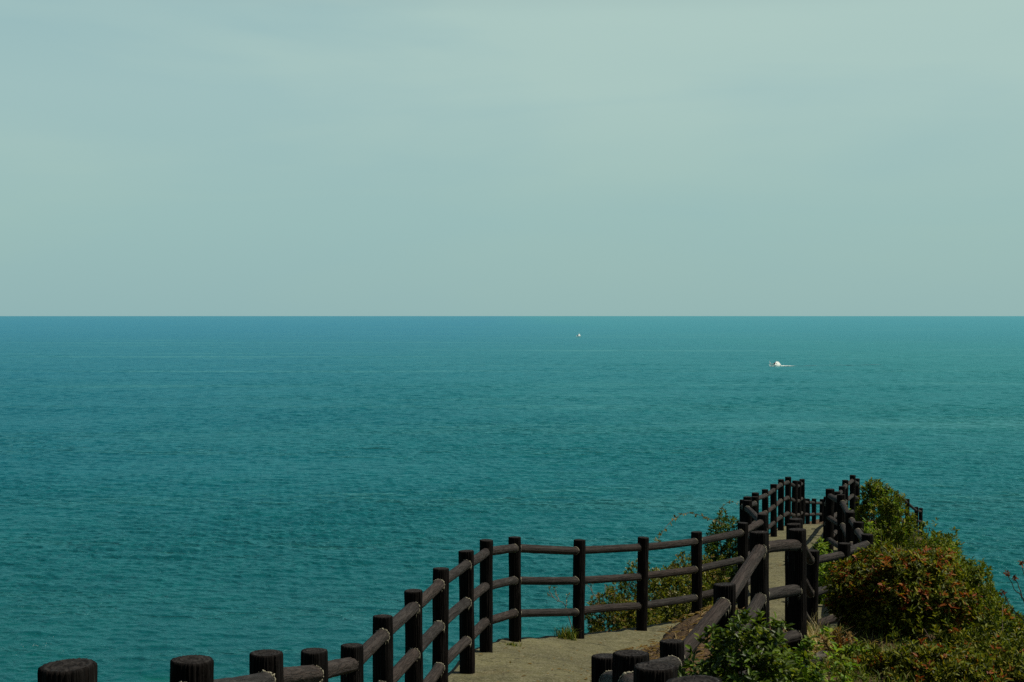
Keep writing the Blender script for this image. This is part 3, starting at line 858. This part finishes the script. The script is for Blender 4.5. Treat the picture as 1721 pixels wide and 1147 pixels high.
def tuft(px, Z, py, n, hgt, mat, label, rad=.07, lean=.7, wid=.005, seed=0, on_path=None):
    x = (px - 860.5) / F * Z
    z = gz(x, Z) if on_path is None else on_path
    r_ = np.random.default_rng(seed)
    P = np.stack([r_.normal(0, rad, n), r_.normal(0, rad, n), np.full(n, -.02)], 1)
    o = blades('grass_tuft', P, hgt, mat, label, cat='grass tuft', lean=lean, wid=wid, seed=seed)
    o.location = (x, Z, z)
    return o
tuft(1378, 12.3, 1040, 260, .34, 'straw', 'tall tuft of dry pale grass right beside the tallest inner post', .08, .8, .010, 71)
tuft(1392, 12.0, 1060, 190, .26, 'straw', 'lower clump of bleached dry grass leaning over the stone', .09, 1.0, .009, 72)
tuft(1372, 13.2, 1000, 60, .30, 'straw', 'thin dry grass stalks behind the tallest inner post', .05, .5, .0035, 73)
zt_ = CAMZ - 3.50
tuft(951, 16.72, 1075, 190, .16, 'grass', 'green grass tuft growing at the foot of a terrace post', .05, .8, .005, 74, on_path=CAMZ - 3.50)
tuft(860, 15.6, 1082, 60, .05, 'grass', 'tiny patch of weed in a crack at the terrace edge', .05, 1.2, .006, 75, on_path=CAMZ - 3.335)

# stone on the grass
def stone(label, x, y, sx, sy, sz, seed):
    r_ = np.random.default_rng(seed)
    u = np.linspace(0, 2 * np.pi, 18, endpoint=False); v = np.linspace(-1, 1, 10)
    rings = []
    for zz in v:
        rad = (max(0, 1 - abs(zz) ** 3)) ** .5 * (1 + .10 * np.cos(3 * u + seed + zz) + .07 * np.cos(5 * u + 2 * zz)) + r_.normal(0, .03, 18)
        rings.append(np.stack([rad * np.cos(u) * sx, rad * np.sin(u) * sy, np.full(18, zz * sz * .5) + .1 * sz * np.cos(2 * u + seed)], 1))
    V = np.vstack(rings); i, j = np.meshgrid(np.arange(9), np.arange(18), indexing='ij'); j2 = (j + 1) % 18
    Q = np.stack([i * 18 + j, i * 18 + j2, (i + 1) * 18 + j2, (i + 1) * 18 + j], -1).reshape(-1, 4)
    top = np.array([[9 * 18 + k for k in range(18)]])
    o = obj('stone', np_mesh('stone', V, [Q, top], [M['stone']], None, True), None, (x, y, gz(x, y) + sz * .22))
    return tag(o, label, 'stone')
x_, _, _ = at(1390, 11.7, py=1075)
stone('grey tan stone half buried below the dry grass', x_, 11.7, .11, .10, .16, 3)

# --- dry twigs, vine, red flowers
def twig_plant(name, label, cat, base, curves, rad, mat, heads=None, head_mat='leaf_pale', head_leaf=(.03, .012), head_n=5, part='leaves', seed=0, along=0):
    r_ = np.random.default_rng(seed)
    base = np.array(base, float)
    root = empty(name, Vector(base), label, cat)
    mb = MB(); fb = []; fd = []
    for c in curves:
        P = np.array(c, float) - base
        P = resample_curve(P, 12)
        P[1:-1] += r_.normal(0, .004, P[1:-1].shape)
        mb.tube(P, np.linspace(rad, rad * .4, len(P)), 5)
        for _ in range(head_n):
            fb.append(P[-1] + r_.normal(0, head_leaf[0] * .3, 3)); fd.append(r_.normal(0, 1, 3) + np.array([0, 0, .6]))
        for _ in range(along):
            k = r_.integers(1, len(P)); t_ = r_.uniform()
            fb.append(P[k - 1] * (1 - t_) + P[k] * t_); fd.append(r_.normal(0, 1, 3))
    mb.build('stem', M[mat], root, smooth=True)
    if part == 'flower_head':
        per_ = head_n + along
        for c0 in range(0, len(fb), per_):
            b_ = np.array(fb[c0:c0 + head_n]); d_ = np.array(fd[c0:c0 + head_n]); N = len(b_)
            obj(part, leaves_mesh(part, b_, d_, r_.normal(0, 1, (N, 3)), head_leaf[0] * r_.uniform(.6, 1.2, N), head_leaf[1] * r_.uniform(.7, 1.2, N), np.zeros(N, int), [M[head_mat]]), root)
    elif fb:
        N = len(fb)
        obj(part, leaves_mesh(part, np.array(fb), np.array(fd), r_.normal(0, 1, (N, 3)), head_leaf[0] * r_.uniform(.6, 1.2, N), head_leaf[1] * r_.uniform(.7, 1.2, N), np.zeros(N, int), [M[head_mat]]), root)
    return root
def resample_curve(P, n):
    # smooth curve through the points
    k = len(P); t = np.linspace(0, k - 1, n); out = []
    for u in t:
        i = min(int(u), k - 2); f = u - i
        p0 = P[max(i - 1, 0)]; p1 = P[i]; p2 = P[i + 1]; p3 = P[min(i + 2, k - 1)]
        out.append(.5 * ((2 * p1) + (-p0 + p2) * f + (2 * p0 - 5 * p1 + 4 * p2 - p3) * f * f + (-p0 + 3 * p1 - 3 * p2 + p3) * f ** 3))
    return np.array(out)
def pc(lst, Z):
    return [tuple(B(*at(px, Z + dz, py=py))) for px, py, dz in lst]
twig_plant('dry_plant', 'pale dry forked twigs left of the fourth terrace post, against the sea', 'dry plant', pc([(958, 1040, 0)], 18.2)[0],
           [pc([(962, 1062, 0), (951, 1021, 0), (937, 1010, 0), (922, 1002, .1)], 18.2), pc([(951, 1021, 0), (953, 1008, 0), (955, 1003, -.1)], 18.2),
            pc([(940, 1012, 0), (935, 998, .1), (933, 990, .1)], 18.2), pc([(930, 1006, 0), (925, 997, 0), (925, 991, 0)], 18.2)], .006, 'greybark',
           head_mat='leaf_pale', head_leaf=(.032, .014), head_n=6, along=3, seed=80)
twig_plant('dry_plant', 'bare grey twigs rising right of the fourth terrace post', 'dry plant', pc([(1012, 1025, 0)], 19.0)[0],
           [pc([(1012, 1035, 0), (1006, 1015, 0), (997, 998, 0), (986, 982, .1)], 19.0), pc([(1012, 1030, 0), (1016, 1005, 0), (1018, 986, .1)], 19.0),
            pc([(997, 998, 0), (993, 988, 0), (994, 982, 0)], 19.0), pc([(1030, 1020, 0), (1034, 1000, 0), (1034, 990, 0)], 19.0)], .006, 'greybark',
           head_mat='leaf_dry', head_leaf=(.03, .012), head_n=5, along=2, seed=81)
twig_plant('arching_vine', 'long arching vine with sparse pale leaves against the sea above the terrace railing', 'vine', pc([(1214, 878, 0)], 25.2)[0],
           [pc([(1216, 882, 0), (1200, 875, 0), (1180, 868, -.3), (1160, 863, -.6), (1140, 868, -.9), (1124, 882, -1.2), (1112, 898, -1.5), (1107, 912, -1.7)], 25.2)],
           .006, 'bark', head_mat='leaf_pale', head_leaf=(.06, .03), head_n=4, along=58, seed=82)
twig_plant('arching_vine', 'short arching vine shoot left of the posts where the path narrows', 'vine', pc([(1213, 868, 0)], 25.0)[0],
           [pc([(1213, 872, 0), (1213, 858, 0), (1220, 848, -.2), (1230, 845, -.3), (1243, 847, -.3)], 25.0)],
           .005, 'bark', head_mat='leaf_pale', head_leaf=(.05, .022), head_n=3, along=20, seed=83)
Zf = 9.2
def red_head(r_, c, n=26, s=.03):
    return [c + r_.normal(0, s * .35, 3) for _ in range(n)]
twig_plant('flowering_shrub', 'thin dark twigs with small red flower heads at the right picture edge', 'shrub', pc([(1740, 1075, 0)], Zf)[0],
           [pc([(1740, 1070, 0), (1722, 1010, 0), (1706, 988, 0), (1694, 966, 0)], Zf), pc([(1722, 1010, 0), (1717, 992, 0), (1708, 974, 0)], Zf),
            pc([(1738, 1060, 0), (1715, 1036, 0), (1700, 1020, 0), (1688, 998, 0)], Zf), pc([(1735, 1050, 0), (1728, 990, 0), (1720, 948, 0)], Zf)], .0045, 'bark',
           head_mat='flower', head_leaf=(.020, .010), head_n=22, part='flower_head', seed=84)
for k, (px, py, Z, lab) in enumerate(((1557, 884, 22.0, 'leafy sprig standing against the sea at the edge of the far slope'), (1580, 898, 20.0, 'yellow green sprig with a rounded tip at the slope edge'))):
    twig_plant('leafy_sprig', lab, 'plant', pc([(px, py + 26, 0)], Z)[0], [pc([(px, py + 28, 0), (px + 1, py + 10, 0), (px, py, 0)], Z), pc([(px, py + 24, 0), (px - 5, py + 8, 0), (px - 7, py + 2, 0)], Z)],
               .006, 'bark', head_mat='leaf_green', head_leaf=(.06, .03), head_n=12, along=5, seed=86 + k)

# unseen hill added behind the viewer to keep sky light off shaded sides
hx = np.linspace(-70, 70, 90); hy = np.linspace(-75, -4.9, 60)
HX, HY = np.meshgrid(hx, hy)
t_ = np.clip((-HY - 5) / 40, 0, 1)
HZ = CAMZ - 2.3 - np.abs(HX) ** 1.5 * .035 + 34 * t_ ** 1.15 + rng.normal(0, .5, HX.shape) * t_ + 1.2 * np.sin(HX * .35) * np.cos(HY * .3) * t_
HZ = np.maximum(HZ, -3)
i, j = np.meshgrid(np.arange(59), np.arange(89), indexing='ij')
Q = np.stack([i * 90 + j, i * 90 + j + 1, (i + 1) * 90 + j + 1, (i + 1) * 90 + j], -1).reshape(-1, 4)
hill = obj('sky_blocking_hill', np_mesh('sky_blocking_hill', np.stack([HX, HY, HZ], -1).reshape(-1, 3), Q, [M['hill']], None, True))
tag(hill, 'unseen hill added behind the viewpoint to cut sky light', kind='structure')

# ------------------------------------------------------------------ sea
def sea_waves():
    """fan of real waves in front of the headland, flat far water and a flat sheet everywhere else"""
    r_ = np.random.default_rng(100)
    D = [150.0]
    while D[-1] < 5200:
        d = D[-1]
        D.append(d + (.29 if d < 380 else .29 * (d / 380) ** 1.5))
    D = np.array(D); nc = 1350
    th = np.linspace(R(-25), R(25), nc)
    dr = np.gradient(D)
    lam = np.exp(r_.uniform(np.log(.8), np.log(40), 84))
    ang = r_.normal(0, .55, 84) + .15
    kx = 2 * np.pi / lam * np.sin(ang); ky = 2 * np.pi / lam * np.cos(ang)
    slope = .060 * np.minimum(1, (2.6 / lam) ** .85) * r_.uniform(.6, 1.3, 84)
    amp = slope * lam / (2 * np.pi); phs = r_.uniform(0, 6.28, 84)
    Z = np.zeros((len(D), nc), np.float32)
    step = 200
    for s0 in range(0, len(D), step):
        d = D[s0:s0 + step][:, None]
        x = (d * np.sin(th)[None]).astype(np.float32); y = (d * np.cos(th)[None]).astype(np.float32)
        grp = .80 + .28 * np.sin(x * .021 + y * .013 + 1.0 + 1.5 * np.sin(x * .009 - y * .017)) * np.sin(y * .024 - x * .011 + 2)
        sp_ = np.maximum(dr[s0:s0 + step][:, None], d * (th[1] - th[0]))
        z = np.zeros(x.shape, np.float32)
        for k in range(84):
            wt = np.clip(lam[k] / sp_ / 2.2 - 1, 0, 1)
            if wt.max() <= 0: continue
            q = np.sin(kx[k] * x + ky[k] * y + phs[k])
            z += (wt * amp[k] * (q + .22 * (q * q - .5) * 2)).astype(np.float32)
        fade = np.clip((5200 - d) / 1500, 0, 1)
        Z[s0:s0 + step] = z * grp * fade
    X = D[:, None] * np.sin(th)[None]; Y = D[:, None] * np.cos(th)[None]
    V = np.stack([X, Y, Z], -1).reshape(-1, 3)
    nD = len(D)
    i, j = np.meshgrid(np.arange(nD - 1), np.arange(nc - 1), indexing='ij')
    Q = np.stack([i * nc + j, i * nc + j + 1, (i + 1) * nc + j + 1, (i + 1) * nc + j], -1).reshape(-1, 4)
    # far water
    th2 = np.linspace(R(-25), R(25), 41); D2 = np.array([5180.0, 8000, 14000, 26000, 75000])
    V2 = np.stack([D2[:, None] * np.sin(th2)[None], D2[:, None] * np.cos(th2)[None], np.full((5, 41), -.004)], -1).reshape(-1, 3)
    i, j = np.meshgrid(np.arange(4), np.arange(40), indexing='ij')
    Q2 = np.stack([i * 41 + j, i * 41 + j + 1, (i + 1) * 41 + j + 1, (i + 1) * 41 + j], -1).reshape(-1, 4) + len(V)
    # the rest of the water, all round
    rad = np.array([0, 60, 150, 400, 1200, 5000, 20000, 75000]); seg = 96
    a = np.linspace(0, 2 * np.pi, seg, endpoint=False)
    V3 = np.vstack([np.array([[0, 0, -1.5]])] + [np.stack([r * np.cos(a), r * np.sin(a), np.full(seg, -1.5)], 1) for r in rad[1:]])
    n0 = len(V) + len(V2)
    T = np.stack([np.zeros(seg, int), 1 + np.arange(seg), 1 + (np.arange(seg) + 1) % seg], 1) + n0
    i, j = np.meshgrid(np.arange(len(rad) - 2), np.arange(seg), indexing='ij'); j2 = (j + 1) % seg
    Q3 = np.stack([1 + i * seg + j, 1 + (i + 1) * seg + j, 1 + (i + 1) * seg + j2, 1 + i * seg + j2], -1).reshape(-1, 4) + n0
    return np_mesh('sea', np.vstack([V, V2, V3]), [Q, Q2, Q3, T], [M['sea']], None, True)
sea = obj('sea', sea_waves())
tag(sea, 'open teal sea with small waves reaching the horizon', kind='structure')

def sea_at(px, py):
    D = CAMZ * F / (py - 530.0)
    return (px - 860.5) / F * D, D

# ------------------------------------------------------------------ boats
def hull_mesh(L, Wd, Hh, sheer):
    """bow towards -x, waterline z = 0"""
    ns = 14; xs = np.linspace(0, 1, ns); nr = 7
    V = []
    for u in xs:
        half = Wd / 2 * (1 - (1 - u) ** 2.6 if u < .6 else 1 - .1 * (u - .6)) * min(1, .06 + u * 3)
        deck = Hh * (1 + sheer * (1 - u) ** 2)
        for k in range(nr):
            t = k / (nr - 1) * 2 - 1
            flare = abs(t) ** .55
            z = -.35 + (deck + .35) * abs(t) ** 1.4
            rake = -.10 * L * (z / deck) * (1 - u) ** 2
            V.append((-L / 2 + u * L + rake, np.sign(t) * half * flare, z))
    Q = []
    for s in range(ns - 1):
        for k in range(nr - 1):
            Q.append((s * nr + k, s * nr + k + 1, (s + 1) * nr + k + 1, (s + 1) * nr + k))
        Q.append((s * nr, (s + 1) * nr, (s + 1) * nr + nr - 1, s * nr + nr - 1))   # deck
    T = [((ns - 1) * nr + 0, (ns - 1) * nr + k, (ns - 1) * nr + k + 1) for k in range(1, nr - 1)]
    return np.array(V), np.array(Q), np.array(T)

def wedge(mb, x0, x1, x0t, x1t, w, wt, z0, z1):
    V = [(x0, -w, z0), (x1, -w, z0), (x1, w, z0), (x0, w, z0), (x0t, -wt, z1), (x1t, -wt, z1), (x1t, wt, z1), (x0t, wt, z1)]
    mb.add(V, [(0, 3, 2, 1), (4, 5, 6, 7), (0, 1, 5, 4), (1, 2, 6, 5), (2, 3, 7, 6), (3, 0, 4, 7)])

x, y = sea_at(1303, 616.0)
bt = empty('motor_boat', Vector((x, y, 0)), 'white motor boat speeding left with a foamy wake behind it', 'boat')
bt.scale = (1.25, 1.2, 1.15); bt.rotation_euler = (0, 0, R(26))
V, Q, T = hull_mesh(9.6, 3.0, 1.15, .55)
obj('hull', np_mesh('hull', V, [Q, T], [M['white']]), bt)
m_ = MB(); wedge(m_, -1.2, 4.2, .3, 3.2, 1.45, .55, 1.15, 3.1); cab = m_.build('cabin', M['white'], bt)
m_ = MB(); wedge(m_, -.95, -.88, -.12, -.04, .98, .92, 1.75, 2.9); wedge(m_, .0, 1.0, .2, 1.0, 1.20, .92, 1.75, 2.35); m_.build('window', M['glass'], cab)
m_ = MB(); wedge(m_, -2.0, -1.0, -1.5, -1.05, .8, .6, 1.2, 2.0); m_.build('dark_canopy', M['navy'], bt)
m_ = MB(); wedge(m_, .3, 3.2, .9, 2.4, .55, .3, 3.1, 3.75); m_.tube([(1.2, 0, 3.7), (1.25, 0, 4.6)], .09, 6); m_.build('flybridge', M['white'], bt)
m_ = MB(); m_.tube([(-4.6, 0, 1.5), (-5.1, 0, 4.4)], .16, 6); m_.tube([(-4.9, 0, 3.4), (-4.2, 0, 3.0)], .12, 6); m_.build('bow_pole', M['white'], bt)
m_ = MB()
for s in (-1, 1):
    m_.tube([(-5.0, .1 * s, 2.4), (-3.6, .9 * s, 2.2), (-1.5, 1.3 * s, 1.9)], .045, 5)
    for q in ((-3.6, .9, 2.2), (-2.4, 1.15, 2.0)): m_.tube([(q[0], q[1] * s, 1.2), (q[0], q[1] * s, q[2])], .035, 5)
m_.build('guard_rail', M['grey'], bt)
m_ = MB()
r_ = np.random.default_rng(90)
nw = 30
us = np.linspace(0, 1, nw)
for off in (-1.2, 0, 1.2):
    P = np.stack([4.6 + us * 16, off * (1 + 1.5 * us) + r_.normal(0, .2, nw), .15 + r_.normal(0, .05, nw)], 1)
    m_.tube(P, np.clip(.62 * (1 - us) ** .8 + r_.normal(0, .10, nw) * (1 - us), .05, None), 7, jitter=.15)
for s in (-1, 1):
    P = np.stack([np.linspace(-4.9, 3.5, 12), s * np.linspace(.2, 2.0, 12), np.full(12, .1)], 1)
    m_.tube(P, np.linspace(.30, .75, 12), 6, jitter=.2)
wk = m_.build('wake_foam', M['foam'], None, (x, y, 0), smooth=True)
wk.rotation_euler = (0, 0, R(26)); tag(wk, 'white foam thrown up behind the motor boat', kind='stuff')
n = 60; us = np.linspace(0, 1, n)
hw = 3.0 + 3 * us + r_.normal(0, .6, n)
V = np.concatenate([np.stack([10 + us * 110, -hw, np.full(n, .03)], 1), np.stack([10 + us * 110, hw, np.full(n, .03)], 1)])
k = np.arange(n - 1); Q = np.stack([k, k + 1, k + 1 + n, k + n], 1)
o = obj('wake', np_mesh('wake', V, Q, [M['wake']]), None, (x, y, 0)); o.rotation_euler = (0, 0, R(26)); tag(o, 'long thin wake trailing to the right of the motor boat', kind='stuff')

x, y = sea_at(972.5, 566.5)
b2 = empty('fishing_boat', Vector((x, y, 0)), 'tiny white fishing boat far out near the horizon', 'boat')
b2.scale = (1.15, 1.15, 1.3); b2.rotation_euler = (0, 0, R(35))
V, Q, T = hull_mesh(9.0, 3.0, 1.6, .5)
obj('hull', np_mesh('hull', V, [Q, T], [M['white']]), b2)
m_ = MB(); wedge(m_, -1.6, 3.4, -.4, 2.2, 1.4, .6, 1.6, 4.6); cab = m_.build('cabin', M['white'], b2)
m_ = MB(); wedge(m_, -1.1, -.95, -.7, -.55, .95, .8, 2.7, 3.7); m_.build('window', M['glass'], cab)
m_ = MB(); m_.tube([(.9, 0, 4.2), (.95, 0, 7.0)], [.45, .15], 6); m_.build('mast', M['white'], b2)
m_ = MB(); wedge(m_, -3.6, -1.4, -3.3, -1.8, .9, .7, 1.7, 2.8); m_.build('deck_gear', M['navy'], b2)

# a little patch of foam on the near water
x, y = sea_at(62, 1085)
m_ = MB(); r_ = np.random.default_rng(95)
for _ in range(30):
    cx, cy = r_.normal(0, 1.1), r_.normal(0, 2.2)
    s = r_.uniform(.010, .03); q = r_.uniform(.6, 3, 2)
    ang = np.linspace(0, 6.28, 7)[:-1]
    Vp = np.stack([cx + s * q[0] * np.cos(ang), cy + s * q[1] * np.sin(ang), np.full(6, .03 + r_.uniform(0, .02))], 1)
    m_.add(np.vstack([Vp, [[cx, cy, .07]]]), None, [(k, (k + 1) % 6, 6) for k in range(6)])
o = m_.build('foam_patch', M['foam'], None, (x, y, 0)); tag(o, 'faint patch of white foam on the water at lower left', kind='stuff')

# ------------------------------------------------------------------ sky, sun, camera
SUN_EL, SUN_AZ = R(58), R(94)        # azimuth measured from straight ahead (+Y) to the right (+X)
w = bpy.data.worlds.new('World'); scene.world = w
w.use_nodes = True
nt = w.node_tree; nt.nodes.clear()
def node(typ, **kw):
    nd = nt.nodes.new(typ)
    for k, v in kw.items(): setattr(nd, k, v)
    return nd
out = node('ShaderNodeOutputWorld'); bg = node('ShaderNodeBackground')
sky = node('ShaderNodeTexSky', sky_type='NISHITA', sun_disc=False)
sky.sun_elevation = SUN_EL; sky.sun_rotation = SUN_AZ
sky.altitude = 50; sky.air_density = 1.0; sky.dust_density = 1.0; sky.ozone_density = 2.0
SKY_STRENGTH = .05
bg.inputs['Strength'].default_value = SKY_STRENGTH
tc = node('ShaderNodeTexCoord')
sep = node('ShaderNodeSeparateXYZ'); nt.links.new(tc.outputs['Generated'], sep.inputs[0])
def ramp(fac, stops):
    nd = node('ShaderNodeValToRGB'); cr = nd.color_ramp
    while len(cr.elements) < len(stops): cr.elements.new(.5)
    for e, (p, c) in zip(cr.elements, stops):
        e.position = p; e.color = (c, c, c, 1) if isinstance(c, (int, float)) else (*c, 1)
    nt.links.new(fac, nd.inputs[0]); return nd.outputs[0]
def wmath(op, a, b):
    nd = node('ShaderNodeMath', operation=op)
    for s, v in zip(nd.inputs, (a, b)):
        if isinstance(v, (int, float)): s.default_value = v
        else: nt.links.new(v, s)
    return nd.outputs[0]
def wnoise(scale_vec, scale, detail, rough=.55, dist=0., loc=(0, 0, 0)):
    mp = node('ShaderNodeMapping'); nt.links.new(tc.outputs['Generated'], mp.inputs['Vector'])
    mp.inputs['Scale'].default_value = scale_vec; mp.inputs['Location'].default_value = loc
    nz = node('ShaderNodeTexNoise'); nt.links.new(mp.outputs[0], nz.inputs['Vector'])
    nz.inputs['Scale'].default_value = scale; nz.inputs['Detail'].default_value = detail
    nz.inputs['Roughness'].default_value = rough; nz.inputs['Distortion'].default_value = dist
    return nz.outputs['Fac']
# thin high veil of cloud: thick low down, thinning towards the zenith
veil_h = ramp(sep.outputs['Z'], [(0.0, .96), (.19, .96), (.28, .30), (.42, .05), (1.0, .0)])
streak = wnoise((1.1, 1.1, 7.0), 2.6, 6, .55, .5, (1.3, 0, 2.1))
fac = veil_h
vcol = ramp(sep.outputs['Z'], [(0.0, (.308, .482, .466)), (.06, (.345, .525, .490)), (.14, (.420, .588, .545)), (.22, (.43, .595, .555)), (.4, (.35, .50, .50))])
vcol2 = ramp(sep.outputs['Z'], [(0.0, (.285, .465, .475)), (.06, (.315, .505, .50)), (.14, (.325, .51, .52)), (.22, (.26, .45, .50)), (.4, (.2, .38, .48))])
broad = wnoise((1.2, 1.2, 4.5), 1.7, 4, .5, .6, (4.3, .4, 1.1))
thin = wmath('ADD', wmath('MULTIPLY', streak, .30), wmath('MULTIPLY', broad, .70))
thin = wmath('ADD', thin, wmath('MULTIPLY', sep.outputs['X'], .22))
gaps = ramp(thin, [(.36, .70), (.45, .36), (.52, .10), (.62, 0.0)])
cmx = node('ShaderNodeMix', data_type='RGBA'); nt.links.new(gaps, cmx.inputs[0]); nt.links.new(vcol, cmx.inputs[6]); nt.links.new(vcol2, cmx.inputs[7])
vscale = node('ShaderNodeVectorMath', operation='SCALE'); nt.links.new(cmx.outputs[2], vscale.inputs[0]); vscale.inputs['Scale'].default_value = 1.0 / SKY_STRENGTH
mx = node('ShaderNodeMix', data_type='RGBA'); nt.links.new(fac, mx.inputs[0])
nt.links.new(sky.outputs[0], mx.inputs[6]); nt.links.new(vscale.outputs[0], mx.inputs[7])
nt.links.new(mx.outputs[2], bg.inputs['Color']); nt.links.new(bg.outputs[0], out.inputs['Surface'])

sd = bpy.data.lights.new('sun', 'SUN'); sd.energy = 4.4; sd.angle = R(.5); sd.color = (1.0, .935, .79)
so = bpy.data.objects.new('sun', sd); link(so)
dirv = Vector((math.cos(SUN_EL) * math.sin(SUN_AZ), math.cos(SUN_EL) * math.cos(SUN_AZ), math.sin(SUN_EL)))
so.rotation_euler = dirv.to_track_quat('Z', 'Y').to_euler()
so.location = (20, 10, 90)

cd = bpy.data.cameras.new('camera'); cd.sensor_width = 36; cd.lens = F / 1721 * 36
cd.clip_start = .05; cd.clip_end = 200000
co = bpy.data.objects.new('camera', cd); link(co)
co.location = (0, 0, CAMZ)
co.rotation_euler = (R(90) - math.atan(43.5 / F), 0, 0)
scene.camera = co

scene.view_settings.view_transform = 'Standard'; scene.view_settings.look = 'None'
scene.view_settings.exposure = 0.0; scene.view_settings.gamma = 1.0
scene.render.engine = 'CYCLES'
scene.cycles.max_bounces = 6; scene.cycles.transparent_max_bounces = 8
scene.cycles.use_denoising = False
scene.cycles.sample_clamp_indirect = 4.0
scene.cycles.sample_clamp_direct = 1.6
